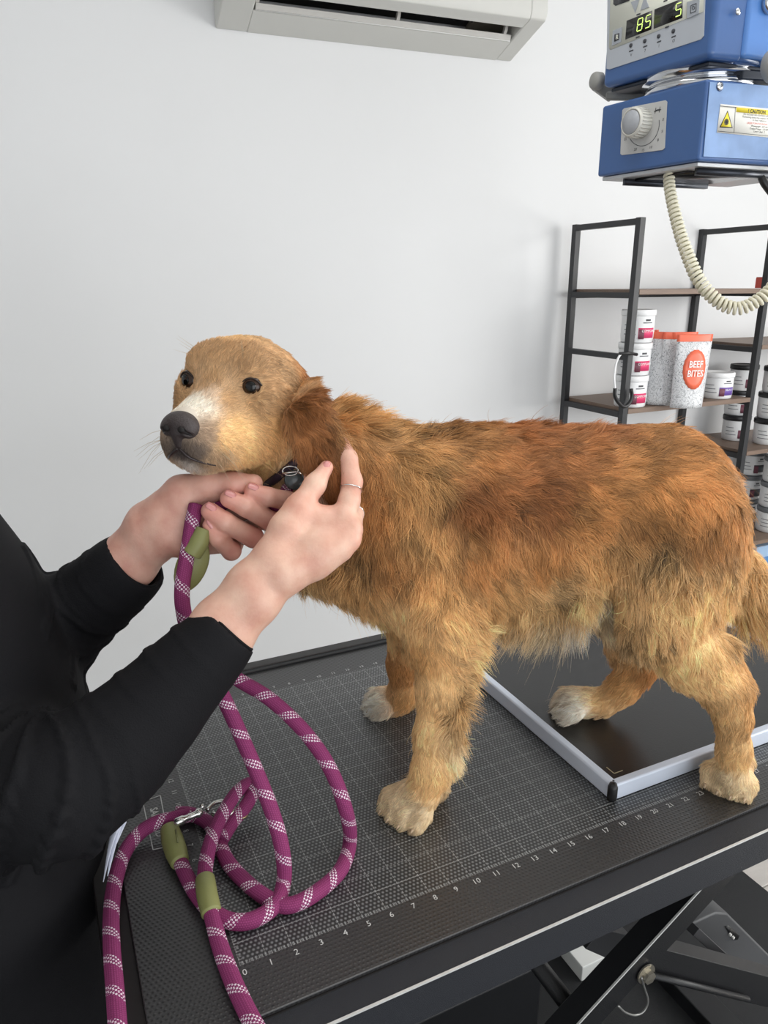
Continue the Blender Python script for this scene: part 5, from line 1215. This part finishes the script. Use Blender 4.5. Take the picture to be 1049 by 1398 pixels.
# ------------------------------------------------------------------ leash
ls = thing('leash', 'purple rope leash with white flecks looped from the hand onto the table', 'leash', tuple(T(390, 1200, 0)))
def ropemat():
    m = bpy.data.materials.new('braided_rope'); m.use_nodes = True; nt = m.node_tree; b = nt.nodes['Principled BSDF']; Lk = nt.links
    uv = nt.nodes.new('ShaderNodeUVMap'); uv.uv_map = 'UVMap'; sp = nt.nodes.new('ShaderNodeSeparateXYZ'); Lk.new(uv.outputs[0], sp.inputs[0])
    def MA(op, a, b_=None):
        n = nt.nodes.new('ShaderNodeMath'); n.operation = op
        for i, v in enumerate((a, b_)):
            if v is None: continue
            if isinstance(v, (int, float)): n.inputs[i].default_value = v
            else: Lk.new(v, n.inputs[i])
        return n.outputs[0]
    u, v = sp.outputs[0], sp.outputs[1]           # u: 0..1 round the rope, v: metres along it
    # braid cells
    cu = MA('MULTIPLY', u, 22); cv = MA('DIVIDE', v, .0021); cell = MA('ADD', cv, MA('MULTIPLY', MA('FLOOR', cu), .5))
    fu = MA('SUBTRACT', MA('FRACT', cu), .5); fv = MA('SUBTRACT', MA('FRACT', cell), .5)
    dd = MA('SQRT', MA('ADD', MA('MULTIPLY', fu, fu), MA('MULTIPLY', fv, fv)))
    # white flecks: a slanted band every 33 mm, broken into a lattice
    band = MA('FRACT', MA('DIVIDE', MA('ADD', v, MA('MULTIPLY', u, .0340)), .0340))
    inb = MA('LESS_THAN', MA('ABSOLUTE', MA('SUBTRACT', band, .5)), .15)
    lat = MA('MULTIPLY', MA('LESS_THAN', MA('FRACT', MA('ADD', MA('MULTIPLY', cu, .5), MA('MULTIPLY', MA('FLOOR', MA('DIVIDE', v, .0021)), .5))), .5), MA('LESS_THAN', dd, .46))
    band2 = MA('FRACT', MA('DIVIDE', MA('ADD', v, MA('MULTIPLY', u, -.034)), .0124))
    wv = MA('MULTIPLY', inb, lat)
    mx = nt.nodes.new('ShaderNodeMix'); mx.data_type = 'RGBA'; mx.inputs[6].default_value = (*lin((116, 40, 84)), 1); mx.inputs[7].default_value = (*lin((156, 68, 120)), 1); Lk.new(MA('SUBTRACT', 1.0, MA('MULTIPLY', dd, 1.5)), mx.inputs[0])
    m2 = nt.nodes.new('ShaderNodeMix'); m2.data_type = 'RGBA'; Lk.new(wv, m2.inputs[0]); Lk.new(mx.outputs[2], m2.inputs[6]); m2.inputs[7].default_value = (*lin((238, 220, 232)), 1)
    Lk.new(m2.outputs[2], b.inputs['Base Color']); b.inputs['Roughness'].default_value = .75; b.inputs['Specular IOR Level'].default_value = .25
    bp = nt.nodes.new('ShaderNodeBump'); bp.inputs['Strength'].default_value = .8; bp.inputs['Distance'].default_value = .0008; bp.invert = True; Lk.new(dd, bp.inputs['Height']); Lk.new(bp.outputs[0], b.inputs['Normal'])
    return m
m_rope = ropemat(); RR = .0081
def rope(name, pts, r=RR, flat=None, m=None, parent=None, start=0.0):
    sp = spline(pts, max(12, int(len(pts) * 14))); n = 18; fr = frames(sp); Ls = np.r_[0, np.cumsum(np.linalg.norm(np.diff(sp, axis=0), axis=1))] + start
    v = []; uv = []; f = []
    for i in range(len(sp)):
        for k in range(n + 1):
            a = 2 * math.pi * k / n; v.append(sp[i] + r * (math.cos(a) * fr[i][1] + math.sin(a) * fr[i][2])); uv.append((k / n, Ls[i]))
    for i in range(len(sp) - 1):
        for k in range(n): a = i * (n + 1) + k; f.append((a, a + 1, a + n + 2, a + n + 1))
    for i0 in (0, len(sp) - 1):
        c = len(v); v.append(sp[i0]); uv.append((.5, Ls[i0])); b = i0 * (n + 1)
        for k in range(n): f.append((c, b + k + 1, b + k) if i0 == 0 else (c, b + k, b + k + 1))
    return mk(name, (v, f), m or m_rope, parent or ls, uvs=uv)
G_ = lambda x, y, z=.0086: T(x, y, z)
hang = [D(268, 690, .782), D(263, 712, .776), D(259, 738, .772), D(254, 768, .770), D(249, 800, .768), D(250, 830, .770), D(259, 866, .774), D(280, 905, .778), D(303, 948, .780), D(328, 1002, .779), D(352, 1058, .776), D(372, 1110, .772), D(385, 1158, .768)]
rope('rope', hang + [G_(388, 1200, .014), G_(377, 1234, .010), G_(348, 1255), G_(318, 1258), G_(292, 1246), G_(270, 1222), G_(253, 1192), G_(240, 1160)])
rope('rope', [D(300, 900, .83), D(320, 924, .825), D(368, 954, .818), D(415, 998, .812), D(450, 1048, .808), D(472, 1105, .806), G_(478, 1148, .010), G_(465, 1188), G_(430, 1220), G_(395, 1236), G_(368, 1228, .009), G_(338, 1206), G_(312, 1178), G_(298, 1148), G_(285, 1124), G_(262, 1112), G_(240, 1110, .0095)], start=.013)
rope('rope', [G_(262, 1112, .022), G_(238, 1117, .022), G_(214, 1123, .020), G_(190, 1138, .014), G_(170, 1165, .010), G_(157, 1205), G_(152, 1250), G_(153, 1300), G_(157, 1350), G_(162, 1420)], start=.021)
rope('rope', [G_(283, 1225, .018), G_(280, 1192, .018), G_(287, 1152, .022), G_(303, 1114, .03), G_(323, 1083, .034), G_(341, 1070, .034), G_(346, 1080, .030), G_(336, 1100, .024), G_(318, 1122, .018), G_(303, 1146, .015)], start=.005)
rope('rope', [G_(284, 1228, .018), G_(290, 1252, .012), G_(300, 1290), G_(316, 1334), G_(335, 1376), G_(358, 1420)], start=.009)
rope('neck_loop', [D(272, 698, .792), D(300, 690, .800), D(330, 676, .80), D(352, 672, .80), D(378, 690, .806), D(392, 668, .83), D(402, 640, .86), D(405, 600, .88)], r=.0072)
m_ol = mat('olive_rubber', (134, 136, 84), rough=.5, noise=.06, nscale=60, bump=.1, bscale=300)
def sleeve(name, pts, rs, m=m_ol):
    sp = spline(pts, 30); rr = np.interp(np.linspace(0, 1, 30), np.linspace(0, 1, len(rs)), rs); rr[0] *= .97; rr[-1] *= .97
    return mk(name, MB().tube(sp, rr, 20).vf, m, ls)
sleeve('rubber_sleeve', [G_(280, 1200, .018), G_(283, 1222, .018), G_(289, 1247, .014)], [.0102, .0106, .0106, .0102])
sleeve('rubber_sleeve', [G_(231, 1130, .018), G_(237, 1152, .013), G_(246, 1178, .010)], [.0102, .0122, .0122, .0100])
mk('sleeve_groove', MB().tube([G_(240, 1133, .031), G_(243, 1150, .026)], .0012, 8).vf, mat('olive_dark', (98, 100, 58), rough=.5), ls)
sleeve('rubber_sleeve', [D(279, 722, .772), D(271, 742, .770), D(262, 756, .770)], [.0085, .0104, .0104])
mb = SDF(D(265, 770, .778) - .045, D(265, 770, .778) + .045, .0018)
ax1 = D(250, 805, .778) - D(276, 742, .778); ax1 /= np.linalg.norm(ax1); vw = -tocam(D(265, 770, .778)); vw -= ax1 * (vw @ ax1); vw /= np.linalg.norm(vw)
mb.ell(D(262, 772, .778), (.030, .0165, .0075), [ax1, np.cross(ax1, vw), vw], .004); Vv = mb.mesh(2)
mk('rubber_leaf', Vv, m_ol, ls)
# snap hook and ring
m_met = mat('nickel', (206, 206, 202), rough=.22, metal=.95)
sn = mk('snap_hook', MB().lathe([(.002, 0), (.0046, .002), (.0050, .010), (.0036, .013), (.0036, .026), (.0052, .028), (.0052, .031), (.003, .034), (.001, .0345)], G_(238, 1124, .032), G_(290, 1102, .030) - G_(238, 1124, .032), 20).vf, m_met, ls)
hkp = [G_(283, 1106, .030), G_(292, 1097, .030), G_(304, 1094, .030), G_(314, 1098, .029), G_(318, 1106, .027), G_(312, 1113, .026), G_(300, 1115, .027), G_(290, 1110, .028)]
mk('hook_bow', MB().tube(spline(hkp, 40), [.0026] * 40, 10).vf, m_met, sn)
mk('thumb_latch', MB().tube([G_(277, 1104, .036), G_(275, 1098, .040)], .0024, 10).vf, m_met, sn)
mk('swivel_ring', MB().tube([G_(328 + 10 * math.cos(t), 1111 + 6 * math.sin(t), .016 + .004 * math.sin(t)) for t in np.linspace(0, 6.283, 30, endpoint=False)], .0016, 8, closed=True).vf, mat('brass_ring', (190, 170, 140), rough=.25, metal=.9), ls)
# collar with tag
cl_ = thing('dog_collar', 'thin dark collar with dark round tag and silver ring under the ear', 'collar', tuple(B(404, 640, .05)))
nc = B(405, 622, .005); na = B(440, 660, 0) - B(372, 585, 0); na /= np.linalg.norm(na); nb = DN; ncx = np.cross(na, nb)
mk('strap', MB().tube([nc + nb * .060 * math.cos(t) + ncx * .052 * math.sin(t) for t in np.linspace(0, 6.283, 40, endpoint=False)], .005, 10, closed=True).vf, mat('collar_dark', (52, 40, 56), rough=.6), cl_)
tg = B(402, 655, .072); tn = tocam(tg)
mk('tag', MB().lathe([(.010, -.0008), (.0112, 0), (.0112, .0008), (.0100, .0014), (.001, .0014)], tg, tn, 32).vf, mat('tag_slate', (62, 72, 74), rough=.3, coat=.5), cl_)
rr_ = np.cross(tn, UP); rr_ /= np.linalg.norm(rr_); ru = np.cross(rr_, tn)
mk('tag_ring', MB().tube([tg + ru * .010 + rr_ * (.004) + (rr_ * math.cos(t) + ru * math.sin(t) * .6) * .0085 + tn * .003 for t in np.linspace(0, 6.283, 32, endpoint=False)], .0009, 8, closed=True).vf, m_met, cl_)
mk('tag_clasp', MB().tube([tg + rr_ * x + ru * y + tn * .004 for x, y in ((-.008, .006), (-.002, .009), (.006, .008), (.013, .007))], .0013, 8).vf, m_met, cl_)
# frayed white cloth between person and table
cs = thing('frayed_cloth', 'frayed white cloth strips hanging beside the table corner', 'cloth', tuple(D(152, 1150, .735)))
m_cs = mat('grey_white_cloth', (196, 200, 214), rough=.8)
for i, (pa_, pb2, pc_) in enumerate((((166, 1112), (152, 1150), (141, 1204)), ((163, 1118), (154, 1158), (147, 1196)), ((168, 1120), (156, 1152), (146, 1178)), ((160, 1122), (150, 1160), (143, 1190)))):
    sp = spline([D(*pa_, .742 + .003 * i), D(*pb2, .738 + .002 * i), D(*pc_, .735 + .002 * i)], 14)
    wd_ = np.interp(np.linspace(0, 1, 14), [0, .45, 1], [.0052, .0034, .0006])
    mk('strip', MB().tube(sp, wd_, 8, sq=.35).vf, m_cs, cs)
# ------------------------------------------------------------------ lift everything so that the floor is z = 0
for o in list(SC.objects):
    if o.parent is None and o.type not in ('CAMERA', 'LIGHT'): o.location.z += H
